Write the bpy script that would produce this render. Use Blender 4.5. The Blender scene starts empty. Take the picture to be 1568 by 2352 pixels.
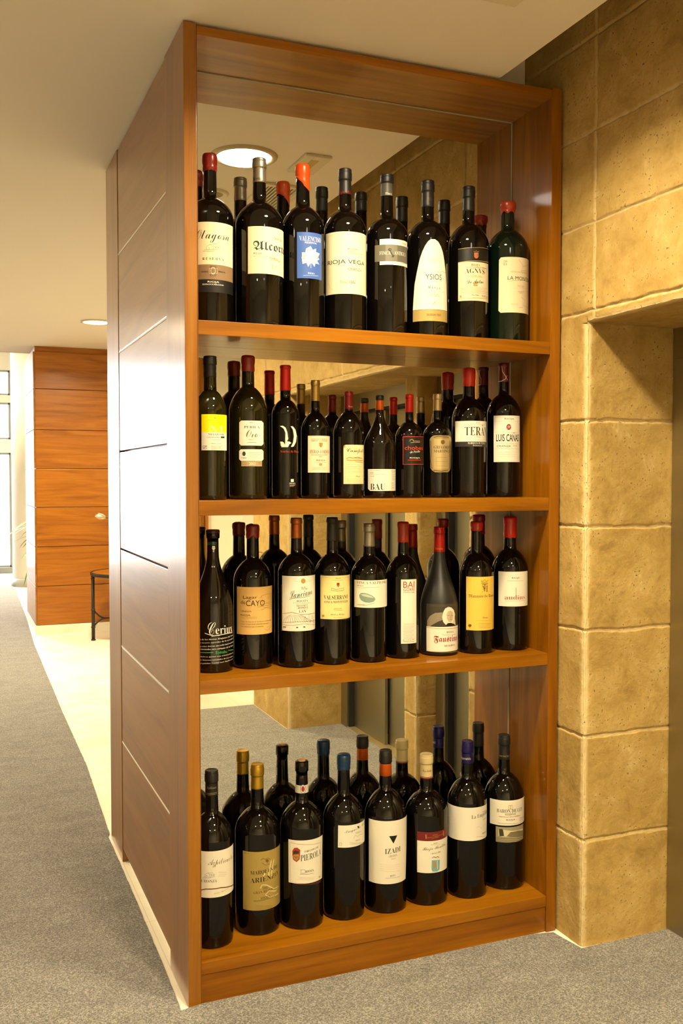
import bpy, bmesh, math, random
from mathutils import Vector, Matrix, noise
random.seed(7)
SC = bpy.context.scene
COL = SC.collection
PI = math.pi

# ------------------------------------------------------------------ camera
cd = bpy.data.cameras.new('camera'); cam = bpy.data.objects.new('camera', cd); COL.objects.link(cam)
cam.location = (-0.63744, -2.7594, 1.5726)
_y, _p, _r = .3877, -.0357, .0005
_F = Vector((math.sin(_y)*math.cos(_p), math.cos(_y)*math.cos(_p), math.sin(_p)))
_R = Vector((math.cos(_y), -math.sin(_y), 0)); _U = _R.cross(_F)
_M = Matrix((_R, _U, -_F)).transposed()
cam.rotation_euler = _M.to_euler()
cd.sensor_fit = 'VERTICAL'; cd.sensor_height = 36.0; cd.lens = 36.0*2206.0246/2352
cd.clip_start = .05; cd.clip_end = 200
SC.camera = cam

# ------------------------------------------------------------------ exposure, sky, daylight
vs = SC.view_settings
vs.view_transform = 'Standard'; vs.look = 'None'; vs.gamma = 1; vs.use_curve_mapping = False
vs.exposure = 0.0
try:
    SC.cycles.max_bounces = 8; SC.cycles.glossy_bounces = 5; SC.cycles.diffuse_bounces = 4
    SC.cycles.transparent_max_bounces = 8
    SC.cycles.sample_clamp_indirect = 4.0
    SC.cycles.use_denoising = True
    SC.cycles.caustics_reflective = True
except Exception: pass
SKY = 42
w = bpy.data.worlds.new('sky'); SC.world = w; w.use_nodes = True
bg = w.node_tree.nodes['Background']; bg.inputs[0].default_value = (.93, .96, 1, 1); bg.inputs[1].default_value = SKY

LAMP_W = 46.0            # each recessed ceiling lamp
WARM = (1.0, .84, .54)
def portal(loc, rot, sx, sy):
    l = bpy.data.lights.new('window_portal', 'AREA'); l.shape = 'RECTANGLE'; l.size = sx; l.size_y = sy
    l.cycles.is_portal = True
    o = bpy.data.objects.new('window_portal', l); COL.objects.link(o); o.location = loc; o.rotation_euler = rot
portal((-1.4, 13.95, 1.7), (PI/2, 0, 0), 5.0, 3.3)

# ------------------------------------------------------------------ helpers
def tag(o, label=None, cat=None, group=None, kind=None):
    if label: o['label'] = label
    if cat: o['category'] = cat
    if group: o['group'] = group
    if kind: o['kind'] = kind
    return o
def empty(name, loc, rz=0):
    o = bpy.data.objects.new(name, None); COL.objects.link(o); o.location = loc; o.rotation_euler = (0, 0, rz)
    o.empty_display_size = .05
    return o
def obj(name, bm, mats, parent=None, smooth=False, local=False):
    if smooth:
        for e in bm.edges:
            if len(e.link_faces) == 2 and e.calc_face_angle(0) > .62: e.smooth = False
    me = bpy.data.meshes.new(name)
    bm.to_mesh(me); bm.free()
    for m in (mats if isinstance(mats, (list, tuple)) else [mats]): me.materials.append(m)
    if smooth: me.polygons.foreach_set('use_smooth', [True]*len(me.polygons))
    o = bpy.data.objects.new(name, me); COL.objects.link(o)
    if parent is not None:
        o.parent = parent
        if not local:
            me.transform(Matrix.Translation(parent.location).inverted() if parent.rotation_euler.z == 0 else (Matrix.Translation(parent.location) @ Matrix.Rotation(parent.rotation_euler.z, 4, 'Z')).inverted())
    return o
def bx(bm, x0, y0, z0, x1, y1, z1, bev=0.0, mi=0):
    vs_ = [bm.verts.new(c) for c in ((x0,y0,z0),(x1,y0,z0),(x1,y1,z0),(x0,y1,z0),(x0,y0,z1),(x1,y0,z1),(x1,y1,z1),(x0,y1,z1))]
    fs = [bm.faces.new([vs_[i] for i in q]) for q in ((0,3,2,1),(4,5,6,7),(0,1,5,4),(1,2,6,5),(2,3,7,6),(3,0,4,7))]
    for f in fs: f.material_index = mi
    if bev > 0:
        es = list({e for f in fs for e in f.edges})
        bmesh.ops.bevel(bm, geom=es, offset=bev, segments=2, affect='EDGES', profile=.6)
def box(name, mat, parent, x0, y0, z0, x1, y1, z1, bev=0.0, smooth=False):
    bm = bmesh.new(); bx(bm, x0, y0, z0, x1, y1, z1, bev)
    return obj(name, bm, mat, parent, smooth)
def lathe(bm, prof, n=40, mi=0, c=(0,0,0), wob=None, cap0=True, cap1=True):
    rings = []
    for (r, z) in prof:
        ring = []
        for k in range(n):
            a = 2*PI*k/n; rr = r; zz = z
            if wob: rr, zz = wob(r, z, a)
            ring.append(bm.verts.new((c[0]+rr*math.cos(a), c[1]+rr*math.sin(a), c[2]+zz)))
        rings.append(ring)
    for i in range(len(rings)-1):
        for k in range(n):
            f = bm.faces.new((rings[i][k], rings[i][(k+1)%n], rings[i+1][(k+1)%n], rings[i+1][k])); f.material_index = mi; f.smooth = True
    if cap0: f = bm.faces.new(rings[0][::-1]); f.material_index = mi
    if cap1: f = bm.faces.new(rings[-1]); f.material_index = mi
    return rings
def tube(bm, pts, r, n=10, mi=0):
    pts = [Vector(p) for p in pts]; rings = []
    for i, p in enumerate(pts):
        d = (pts[min(i+1, len(pts)-1)]-pts[max(i-1, 0)]).normalized()
        a = d.orthogonal().normalized(); b = d.cross(a)
        if rings:
            a = (rings[-1][1]-rings[-1][1].dot(d)*d).normalized(); b = d.cross(a)
        rr = r[i] if isinstance(r, (list, tuple)) else r
        rings.append(([bm.verts.new(p+rr*(math.cos(2*PI*k/n)*a+math.sin(2*PI*k/n)*b)) for k in range(n)], a))
    for i in range(len(rings)-1):
        A, B = rings[i][0], rings[i+1][0]
        for k in range(n): f = bm.faces.new((A[k], A[(k+1)%n], B[(k+1)%n], B[k])); f.smooth = True; f.material_index = mi
    bm.faces.new(rings[0][0][::-1]).material_index = mi; bm.faces.new(rings[-1][0]).material_index = mi

# ------------------------------------------------------------------ materials
def lin(h):
    h = h.lstrip('#'); v = [int(h[i:i+2], 16)/255 for i in (0, 2, 4)]
    return tuple((c/12.92 if c <= .04045 else ((c+.055)/1.055)**2.4) for c in v)+(1,)
MATS = {}
def nm(name):
    m = bpy.data.materials.new(name); m.use_nodes = True; nt = m.node_tree
    return m, nt, nt.nodes['Principled BSDF'], nt.nodes, nt.links
def plain(name, col, rough=.5, metal=0, coat=0, spec=.5, var=0.0):
    if name in MATS: return MATS[name]
    m, nt, b, N, L = nm(name)
    c = lin(col) if isinstance(col, str) else tuple(col)+(1,)
    b.inputs['Base Color'].default_value = c
    b.inputs['Roughness'].default_value = rough; b.inputs['Metallic'].default_value = metal
    b.inputs['Coat Weight'].default_value = coat; b.inputs['Specular IOR Level'].default_value = spec
    if var > 0:
        tc = N.new('ShaderNodeTexCoord'); nz = N.new('ShaderNodeTexNoise'); nz.inputs['Scale'].default_value = 18; nz.inputs['Detail'].default_value = 4
        L.new(tc.outputs['Object'], nz.inputs['Vector'])
        mx = N.new('ShaderNodeMix'); mx.data_type = 'RGBA'
        mx.inputs[6].default_value = tuple(x*(1-var) for x in c[:3])+(1,); mx.inputs[7].default_value = tuple(min(1, x*(1+var)) for x in c[:3])+(1,)
        L.new(nz.outputs['Fac'], mx.inputs[0]); L.new(mx.outputs[2], b.inputs['Base Color'])
    MATS[name] = m; return m
def ramp(N, stops):
    r = N.new('ShaderNodeValToRGB'); e = r.color_ramp.elements
    e[0].position, e[0].color = stops[0]; e[1].position, e[1].color = stops[-1]
    for p, c in stops[1:-1]:
        q = e.new(p); q.color = c
    return r
def wood(name, axis, dark='#6f4005', mid='#875106', light='#99620b', rough=.34, coat=.25, crough=.07, fig=.4):
    m, nt, b, N, L = nm(name)
    tc = N.new('ShaderNodeTexCoord'); oi = N.new('ShaderNodeObjectInfo')
    mp = N.new('ShaderNodeMapping'); s = [9, 9, 9]; s[axis] = .9
    mp.inputs['Scale'].default_value = s
    ad = N.new('ShaderNodeVectorMath'); ad.operation = 'ADD'
    mu = N.new('ShaderNodeMath'); mu.operation = 'MULTIPLY'; mu.inputs[1].default_value = 37
    L.new(oi.outputs['Random'], mu.inputs[0]); L.new(tc.outputs['Object'], ad.inputs[0]); L.new(mu.outputs[0], ad.inputs[1])
    L.new(ad.outputs[0], mp.inputs['Vector'])
    n1 = N.new('ShaderNodeTexNoise'); n1.inputs['Scale'].default_value = 1.1; n1.inputs['Detail'].default_value = 5; n1.inputs['Distortion'].default_value = 1.6
    L.new(mp.outputs[0], n1.inputs['Vector'])
    # growth-ring lines
    wv = N.new('ShaderNodeTexWave'); wv.wave_type = 'RINGS'; wv.inputs['Scale'].default_value = .55; wv.inputs['Distortion'].default_value = 7; wv.inputs['Detail'].default_value = 3; wv.inputs['Detail Scale'].default_value = .8
    L.new(mp.outputs[0], wv.inputs['Vector'])
    mp2 = N.new('ShaderNodeMapping'); s2 = [240, 240, 240]; s2[axis] = 7; mp2.inputs['Scale'].default_value = s2
    L.new(ad.outputs[0], mp2.inputs['Vector'])
    n2 = N.new('ShaderNodeTexNoise'); n2.inputs['Scale'].default_value = 1; n2.inputs['Detail'].default_value = 3
    L.new(mp2.outputs[0], n2.inputs['Vector'])
    r = ramp(N, [(.28, lin(dark)), (.5, lin(mid)), (.75, lin(light))]); L.new(n1.outputs['Fac'], r.inputs[0])
    r2 = ramp(N, [(.0, (.74, .68, .62, 1)), (.10, (1, 1, 1, 1)), (1, (1, 1, 1, 1))]); L.new(wv.outputs['Fac'], r2.inputs[0])
    r3 = ramp(N, [(.3, (.90, .88, .86, 1)), (.65, (1.04, 1.04, 1.04, 1))]); L.new(n2.outputs['Fac'], r3.inputs[0])
    m1 = N.new('ShaderNodeMix'); m1.data_type = 'RGBA'; m1.blend_type = 'MULTIPLY'; m1.inputs[0].default_value = fig
    L.new(r.outputs[0], m1.inputs[6]); L.new(r2.outputs[0], m1.inputs[7])
    m2 = N.new('ShaderNodeMix'); m2.data_type = 'RGBA'; m2.blend_type = 'MULTIPLY'; m2.inputs[0].default_value = 1
    L.new(m1.outputs[2], m2.inputs[6]); L.new(r3.outputs[0], m2.inputs[7])
    L.new(m2.outputs[2], b.inputs['Base Color'])
    b.inputs['Specular IOR Level'].default_value = .2; b.inputs['Roughness'].default_value = rough; b.inputs['Coat Weight'].default_value = coat; b.inputs['Coat Roughness'].default_value = crough
    bp = N.new('ShaderNodeBump'); bp.inputs['Strength'].default_value = .10; bp.inputs['Distance'].default_value = .0006
    L.new(n2.outputs['Fac'], bp.inputs['Height']); L.new(bp.outputs[0], b.inputs['Normal'])
    return m
WX = wood('cherry_wood_x', 0); WY = wood('cherry_wood_y', 1, dark='#75460a', mid='#8a560e', light='#986314', rough=.34, coat=.65, crough=.2, fig=.12); WZ = wood('cherry_wood_z', 2)
WYZ = wood('cherry_wood_side_stile', 2, dark='#75460a', mid='#8a560e', light='#986314', rough=.34, coat=.65, crough=.2, fig=.12)
WF = wood('cherry_wood_far', 0, dark='#7e470c', mid='#965a12', light='#a3661a', rough=.4, coat=.3, crough=.25)

def stone_mat():
    m, nt, b, N, L = nm('limestone')
    tc = N.new('ShaderNodeTexCoord')
    n1 = N.new('ShaderNodeTexNoise'); n1.inputs['Scale'].default_value = 9; n1.inputs['Detail'].default_value = 9; n1.inputs['Roughness'].default_value = .72; n1.inputs['Distortion'].default_value = .4
    n2 = N.new('ShaderNodeTexNoise'); n2.inputs['Scale'].default_value = 60; n2.inputs['Detail'].default_value = 6
    n3 = N.new('ShaderNodeTexNoise'); n3.inputs['Scale'].default_value = 2.2; n3.inputs['Detail'].default_value = 2
    v = N.new('ShaderNodeTexVoronoi'); v.inputs['Scale'].default_value = 70; v.inputs['Randomness'].default_value = 1
    for q in (n1, n2, n3): L.new(tc.outputs['Object'], q.inputs['Vector'])
    n5 = N.new('ShaderNodeTexNoise'); n5.inputs['Scale'].default_value = 45; n5.inputs['Detail'].default_value = 4; L.new(tc.outputs['Object'], n5.inputs['Vector'])
    vm = N.new('ShaderNodeVectorMath'); vm.operation = 'MULTIPLY_ADD'; vm.inputs[1].default_value = (.035, .035, .035); L.new(n5.outputs['Color'], vm.inputs[0]); L.new(tc.outputs['Object'], vm.inputs[2]); L.new(vm.outputs[0], v.inputs['Vector'])
    r = ramp(N, [(.3, lin('#9a7b42')), (.46, lin('#b49452')), (.60, lin('#c0a161')), (.76, lin('#d8c28c'))]); L.new(n1.outputs['Fac'], r.inputs[0])
    r3 = ramp(N, [(.3, (.80, .78, .70, 1)), (.7, (1.06, 1.06, 1.06, 1))]); L.new(n3.outputs['Fac'], r3.inputs[0])
    m1 = N.new('ShaderNodeMix'); m1.data_type = 'RGBA'; m1.blend_type = 'MULTIPLY'; m1.inputs[0].default_value = 1
    L.new(r.outputs[0], m1.inputs[6]); L.new(r3.outputs[0], m1.inputs[7])
    # small pits
    pit = ramp(N, [(.06, (0, 0, 0, 1)), (.17, (1, 1, 1, 1))]); L.new(v.outputs['Distance'], pit.inputs[0])
    msk = ramp(N, [(.46, (1, 1, 1, 1)), (.60, (0, 0, 0, 1))]); L.new(n1.outputs['Fac'], msk.inputs[0])
    mxp = N.new('ShaderNodeMath'); mxp.operation = 'MAXIMUM'; L.new(pit.outputs[0], mxp.inputs[0]); L.new(msk.outputs[0], mxp.inputs[1])
    m3 = N.new('ShaderNodeMix'); m3.data_type = 'RGBA'; m3.inputs[6].default_value = lin('#7d5c28')
    L.new(mxp.outputs[0], m3.inputs[0]); L.new(m1.outputs[2], m3.inputs[7])
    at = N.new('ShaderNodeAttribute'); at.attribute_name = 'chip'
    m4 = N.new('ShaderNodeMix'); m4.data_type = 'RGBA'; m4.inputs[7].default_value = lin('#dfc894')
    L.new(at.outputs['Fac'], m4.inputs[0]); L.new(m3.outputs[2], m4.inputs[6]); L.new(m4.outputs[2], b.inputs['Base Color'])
    b.inputs['Roughness'].default_value = .75; b.inputs['Specular IOR Level'].default_value = .3
    b1 = N.new('ShaderNodeBump'); b1.inputs['Strength'].default_value = .8; b1.inputs['Distance'].default_value = .003; L.new(n2.outputs['Fac'], b1.inputs['Height'])
    b2 = N.new('ShaderNodeBump'); b2.inputs['Strength'].default_value = 1; b2.inputs['Distance'].default_value = .006; L.new(mxp.outputs[0], b2.inputs['Height']); L.new(b1.outputs[0], b2.inputs['Normal'])
    b3 = N.new('ShaderNodeBump'); b3.inputs['Strength'].default_value = .5; b3.inputs['Distance'].default_value = .008; L.new(n1.outputs['Fac'], b3.inputs['Height']); L.new(b2.outputs[0], b3.inputs['Normal'])
    L.new(b3.outputs[0], b.inputs['Normal'])
    return m
STONE = stone_mat()
def carpet_mat():
    m, nt, b, N, L = nm('grey_carpet')
    tc = N.new('ShaderNodeTexCoord')
    n1 = N.new('ShaderNodeTexNoise'); n1.inputs['Scale'].default_value = 210; n1.inputs['Detail'].default_value = 2; n1.inputs['Roughness'].default_value = .8
    n2 = N.new('ShaderNodeTexNoise'); n2.inputs['Scale'].default_value = 5; n2.inputs['Detail'].default_value = 5; n2.inputs['Roughness'].default_value = .6
    mp = N.new('ShaderNodeMapping'); mp.inputs['Scale'].default_value = (1, 2.2, 1)
    L.new(tc.outputs['Object'], mp.inputs['Vector']); L.new(tc.outputs['Object'], n1.inputs['Vector']); L.new(mp.outputs[0], n2.inputs['Vector'])
    r = ramp(N, [(.34, lin('#45413a')), (.5, lin('#78736a')), (.66, lin('#afa89b'))]); L.new(n1.outputs['Fac'], r.inputs[0])
    r2 = ramp(N, [(.3, (.78, .78, .78, 1)), (.7, (1.1, 1.1, 1.1, 1))]); L.new(n2.outputs['Fac'], r2.inputs[0])
    m1 = N.new('ShaderNodeMix'); m1.data_type = 'RGBA'; m1.blend_type = 'MULTIPLY'; m1.inputs[0].default_value = 1
    L.new(r.outputs[0], m1.inputs[6]); L.new(r2.outputs[0], m1.inputs[7]); L.new(m1.outputs[2], b.inputs['Base Color'])
    b.inputs['Roughness'].default_value = 1; b.inputs['Specular IOR Level'].default_value = .1; b.inputs['Sheen Weight'].default_value = .25
    bp = N.new('ShaderNodeBump'); bp.inputs['Strength'].default_value = 1; bp.inputs['Distance'].default_value = .006; L.new(n1.outputs['Fac'], bp.inputs['Height']); L.new(bp.outputs[0], b.inputs['Normal'])
    return m
CARPET = carpet_mat()
def marble_mat():
    m, nt, b, N, L = nm('cream_marble')
    tc = N.new('ShaderNodeTexCoord')
    n1 = N.new('ShaderNodeTexNoise'); n1.inputs['Scale'].default_value = 3; n1.inputs['Detail'].default_value = 9; n1.inputs['Distortion'].default_value = 1.2
    L.new(tc.outputs['Object'], n1.inputs['Vector'])
    r = ramp(N, [(.35, lin('#eee3c9')), (.55, lin('#f5ecd8')), (.75, lin('#faf4e6'))]); L.new(n1.outputs['Fac'], r.inputs[0])
    br = N.new('ShaderNodeTexBrick'); br.inputs['Scale'].default_value = 1; br.inputs['Brick Width'].default_value = .6; br.inputs['Row Height'].default_value = .6; br.inputs['Mortar Size'].default_value = .0015; br.offset = 0
    br.inputs['Color1'].default_value = (1, 1, 1, 1); br.inputs['Color2'].default_value = (.97, .97, .97, 1); br.inputs['Mortar'].default_value = (.8, .76, .68, 1)
    L.new(tc.outputs['Object'], br.inputs['Vector'])
    m1 = N.new('ShaderNodeMix'); m1.data_type = 'RGBA'; m1.blend_type = 'MULTIPLY'; m1.inputs[0].default_value = 1
    L.new(r.outputs[0], m1.inputs[6]); L.new(br.outputs[0], m1.inputs[7]); L.new(m1.outputs[2], b.inputs['Base Color'])
    b.inputs['Roughness'].default_value = .3
    return m
MARBLE = marble_mat()
CEIL = plain('ceiling_paint', '#faf3e3', .85, spec=.2)
PLASTER = plain('cream_plaster', '#f0e8d4', .8, spec=.25)
WHITEP = plain('white_paint', '#f1ede2', .7)
MIRROR = plain('mirror_glass', (.90, .90, .86), .0, 1.0)
EDGE = plain('mirror_edge', (.40, .39, .30), .6, .2)
STEEL = plain('lift_steel', '#a39d84', .42, 1.0)
STEELD = plain('lift_steel_dark', '#45443a', .4, 1.0)
DARKV = plain('dark_void', '#15140f', .8)
WIN_M = plain('window_frame', '#8d8f88', .4, .6)
BRASS = plain('threshold', '#cdb98a', .35, .8)
def emis(name, col, s):
    m = bpy.data.materials.new(name); m.use_nodes = True; nt = m.node_tree; nt.nodes.clear()
    e = nt.nodes.new('ShaderNodeEmission'); o = nt.nodes.new('ShaderNodeOutputMaterial'); nt.links.new(e.outputs[0], o.inputs[0])
    e.inputs[0].default_value = tuple(col)+(1,); e.inputs[1].default_value = s; return m
LAMPG = emis('lamp_glow', (1, .97, .9), 14)
def pane_mat():
    m = bpy.data.materials.new('clear_pane'); m.use_nodes = True; nt = m.node_tree; nt.nodes.clear()
    t = nt.nodes.new('ShaderNodeBsdfTransparent'); g = nt.nodes.new('ShaderNodeBsdfGlossy'); g.inputs['Roughness'].default_value = .02
    x = nt.nodes.new('ShaderNodeMixShader'); x.inputs[0].default_value = .08; o = nt.nodes.new('ShaderNodeOutputMaterial')
    nt.links.new(t.outputs[0], x.inputs[1]); nt.links.new(g.outputs[0], x.inputs[2]); nt.links.new(x.outputs[0], o.inputs[0]); return m
PANE = pane_mat()

# ------------------------------------------------------------------ the room
W = 1.292; XW = 1.301; YR = -.138; ZO = 2.080; HC = 2.885
YF = -2.36            # far jamb of the lift opening
def struct(name, bm, m, smooth=False): return tag(obj(name, bm, m, smooth=smooth), kind='structure')
def sbox(name, m, *a, bev=0): 
    bm = bmesh.new(); bx(bm, *a, bev); return struct(name, bm, m)
# marble floor and fitted carpet
sbox('floor', MARBLE, -5, -7, -.1, 3, 14.2, 0)
def carpet():
    edge = [(-.026, -.016), (-.021, .25), (-.016, .76), (-.014, 1.466), (-.004, 1.50), (.036, 2.56), (.045, 3.8), (.085, 6.67), (.15, 8.6), (.20, 11.2), (.24, 13.8)]
    pts = [(-5, -3.07), (1.29, -3.07), (1.29, -2.37), (1.655, -2.37), (1.655, YR-.01), (1.292, YR-.012), (1.275, -.06), (1.27, -.02), (1.20, -.004), (.7, -.003), (.04, -.003)]
    e2 = []
    for i in range(len(edge)-1):
        (x0, y0), (x1, y1) = edge[i], edge[i+1]; n = max(2, int((y1-y0)/.03)) if y0 < 3 else 4
        for k in range(n):
            t = k/n; y = y0+(y1-y0)*t; e2.append((x0+(x1-x0)*t+.003*noise.noise((0, y*22, 3)), y))
    e2.append(edge[-1])
    pts = pts+e2+[(-5, 13.8)]
    bm = bmesh.new(); lo = [bm.verts.new((x, y, .0005)) for x, y in pts]; hi = [bm.verts.new((x, y, .007)) for x, y in pts]
    f = bm.faces.new(hi); n = len(pts)
    for i in range(n): bm.faces.new((lo[i], lo[(i+1)%n], hi[(i+1)%n], hi[i]))
    bmesh.ops.triangulate(bm, faces=[f])
    bmesh.ops.recalc_face_normals(bm, faces=bm.faces)
    struct('floor', bm, CARPET)
carpet()
# ceiling slab stopping short of the stone wall, higher slot above it
sbox('ceiling', CEIL, -5, -7, HC, 1.056, 7.85, HC+.12)
sbox('ceiling', PLASTER, 1.056, -7, 3.35, 3, 7.85, 3.45)
sbox('ceiling', PLASTER, -5, 7.85, 3.65, 3, 14.2, 3.75)
sbox('trim_1', PLASTER, -5, 7.84, HC, 3, 7.95, 3.65)
sbox('trim_2', PLASTER, 1.056, -7, HC+.12, 1.07, 7.85, 3.35)
sbox('trim_3', PLASTER, 1.07, .24, HC+.002, 1.30, .27, 3.35)
def jt(v, joints, amp, seed, along):
    d = 9
    for j in joints:
        d = min(d, abs(v-j-amp*noise.noise((along*11, j*7, seed))-.8*amp*noise.noise((along*75, j*7, seed)))+.0018*max(0, noise.noise((along*40, j*3, seed+9))))
    return d
ZJ = [.362, .712, 1.064, 1.409, 1.762, 2.116, 2.40, 2.692, 2.995]
YJ = [-.172, -.83, -1.49, -2.15, -2.80, .60, 1.2]
def disp(p, corner=9):
    x, y, z = p
    d = .0022*noise.noise((x*3, y*3, z*3))+.0006*noise.noise((x*30, y*30, z*30))
    t = jt(z, ZJ, .0035, 1.0, x+y)
    if z > ZO+.02: t = min(t, jt(y, YJ, .003, 2.0, z))
    ch = 0
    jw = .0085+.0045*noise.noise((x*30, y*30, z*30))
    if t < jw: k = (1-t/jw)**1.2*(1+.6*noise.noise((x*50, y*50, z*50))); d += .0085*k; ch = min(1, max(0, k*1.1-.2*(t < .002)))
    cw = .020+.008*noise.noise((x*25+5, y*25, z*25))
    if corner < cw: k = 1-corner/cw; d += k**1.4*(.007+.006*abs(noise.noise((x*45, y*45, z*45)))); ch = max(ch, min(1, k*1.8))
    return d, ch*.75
def samples(a, b, step, marks):
    lo, hi = min(a, b), max(a, b); s = set()
    n = max(2, int((hi-lo)/step))
    for k in range(n+1): s.add(round(lo+(hi-lo)*k/n, 5))
    for m_ in marks:
        for k in range(-7, 8):
            v = m_+k*.0020
            if lo < v < hi: s.add(round(v, 5))
    s = sorted(s); return s if a < b else s[::-1]
def surf(name, path, axis, v0, v1, step, vmarks, umark_joint=()):
    """path: polyline in the plane perpendicular to axis ('z' -> (x,y), 'y' -> (x,z)); inward = left-hand normal"""
    us = []
    for i in range(len(path)-1):
        (a0, b0), (a1, b1) = path[i], path[i+1]; L = math.hypot(a1-a0, b1-b0)
        marks = []
        if i > 0: marks.append(0)
        if i < len(path)-2: marks.append(L)
        for j in umark_joint:
            if axis == 'z' and abs(a1-a0) < 1e-6: marks.append(abs(j-b0))
            if axis == 'y' and abs(a1-a0) < 1e-6: marks.append(abs(j-b0))
        ss = samples(0, L, step, marks)
        if i > 0: ss = ss[1:]
        for s in ss:
            c = 9
            if i > 0: c = min(c, s)
            if i < len(path)-2: c = min(c, L-s)
            dx, dy = (a1-a0)/L, (b1-b0)/L
            n = Vector((-dy, dx))
            if s > L-1e-4 and i < len(path)-2:
                (c0, e0) = path[i+2]; L2 = math.hypot(c0-a1, e0-b1); n = (n+Vector((-(e0-b1)/L2, (c0-a1)/L2)))
            us.append((a0+dx*s, b0+dy*s, n, c))
    vsam = samples(v0, v1, step, vmarks)
    bm = bmesh.new(); grid = []; lay = bm.verts.layers.float.new('chip')
    for (a, b_, n, c) in us:
        row = []
        for v in vsam:
            p = (a, b_, v) if axis == 'z' else (a, v, b_)
            d, chp = disp(p, c)
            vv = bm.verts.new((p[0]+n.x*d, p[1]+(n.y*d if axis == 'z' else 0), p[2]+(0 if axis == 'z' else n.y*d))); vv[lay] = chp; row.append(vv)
        grid.append(row)
    for i in range(len(grid)-1):
        for k in range(len(vsam)-1):
            f = bm.faces.new((grid[i][k], grid[i][k+1], grid[i+1][k+1], grid[i+1][k])); f.smooth = True
    o = struct(name, bm, STONE); return o
# inward direction must point into the stone (+x for the long face)
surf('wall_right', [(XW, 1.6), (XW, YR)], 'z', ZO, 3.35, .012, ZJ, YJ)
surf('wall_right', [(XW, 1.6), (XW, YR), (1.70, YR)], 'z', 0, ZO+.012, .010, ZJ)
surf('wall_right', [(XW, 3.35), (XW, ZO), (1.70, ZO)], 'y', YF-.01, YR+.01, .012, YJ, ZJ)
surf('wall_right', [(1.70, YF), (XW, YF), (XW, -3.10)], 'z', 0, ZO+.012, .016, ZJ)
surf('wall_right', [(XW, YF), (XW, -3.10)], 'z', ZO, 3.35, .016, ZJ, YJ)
# pillar between the two lifts
surf('wall_right', [(1.72, -1.085), (1.543, -1.085), (1.543, -1.225), (1.72, -1.225)], 'z', 0, ZO+.012, .014, ZJ)
sbox('wall_right', DARKV, 1.84, -2.5, 0, 1.95, 0, 3.35)
sbox('wall_right', PLASTER, 1.56, 1.6, 0, 1.65, 14.2, 3.7)
sbox('wall_right', PLASTER, 1.31, 1.6, 0, 1.56, 1.7, 3.7)
sbox('wall_right', PLASTER, 1.75, -4.9, 0, 1.85, -3.10, 3.35)
sbox('wall_right', PLASTER, 1.33, -3.10, 0, 1.85, -3.05, 3.35)
# timber casing at the end of the stone
bm = bmesh.new()
for k, (x, y0, y1) in enumerate([(1.275, 1.335, -4.86), (1.335, 1.365, -4.84), (1.365, 1.40, -4.86), (1.40, 1.43, -4.84)]): bx(bm, x, -4.9, 0, y0, y1, 2.6, .004)
struct('trim_4', bm, WZ)
sbox('wall_front', PLASTER, -5, -5.0, 0, 3, -4.9, 3.45)
sbox('wall_left', PLASTER, -5.1, -5, 0, -5, 14.2, 3.75)
sbox('baseboard_front', MARBLE, -5, -4.9, 0, 1.3, -4.88, .1)

# lifts (doors in the recess)
def lift(y0, y1, n):
    d = tag(empty('door_%d' % n, (1.68, (y0+y1)/2, 0)), 'brushed grey steel lift door set back in the limestone recess, '+('next to the wine cabinet' if n == 1 else 'farther from the wine cabinet'), 'lift door', 'lift doors', 'structure')
    bm = bmesh.new()
    bx(bm, 1.652, y0, 1.976, 1.80, y1, ZO+.01, .002)
    bx(bm, 1.652, y0, 0, 1.80, y0+.09, 1.976, .002); bx(bm, 1.652, y1-.09, 0, 1.80, y1, 1.976, .002)
    obj('door_frame', bm, STEEL, d)
    bm = bmesh.new(); bx(bm, 1.665, y0+.09, 0, 1.80, y0+.105, 1.976); bx(bm, 1.665, y1-.105, 0, 1.80, y1-.09, 1.976); bx(bm, 1.665, y0+.105, 1.962, 1.80, y1-.105, 1.976)
    obj('door_gap', bm, DARKV, d)
    ym = (y0+y1)/2
    box('door_leaf', STEEL, d, 1.70, y0+.105, .012, 1.72, ym-.003, 1.962, .002)
    box('door_leaf', STEEL, d, 1.73, ym-.02, .012, 1.75, y1-.105, 1.962, .002)
    box('threshold', BRASS, d, 1.655, y0+.08, .0, 1.78, y1-.08, .011, .001)
lift(-1.075, YR-.004, 1); lift(YF+.004, -1.235, 2)

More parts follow.
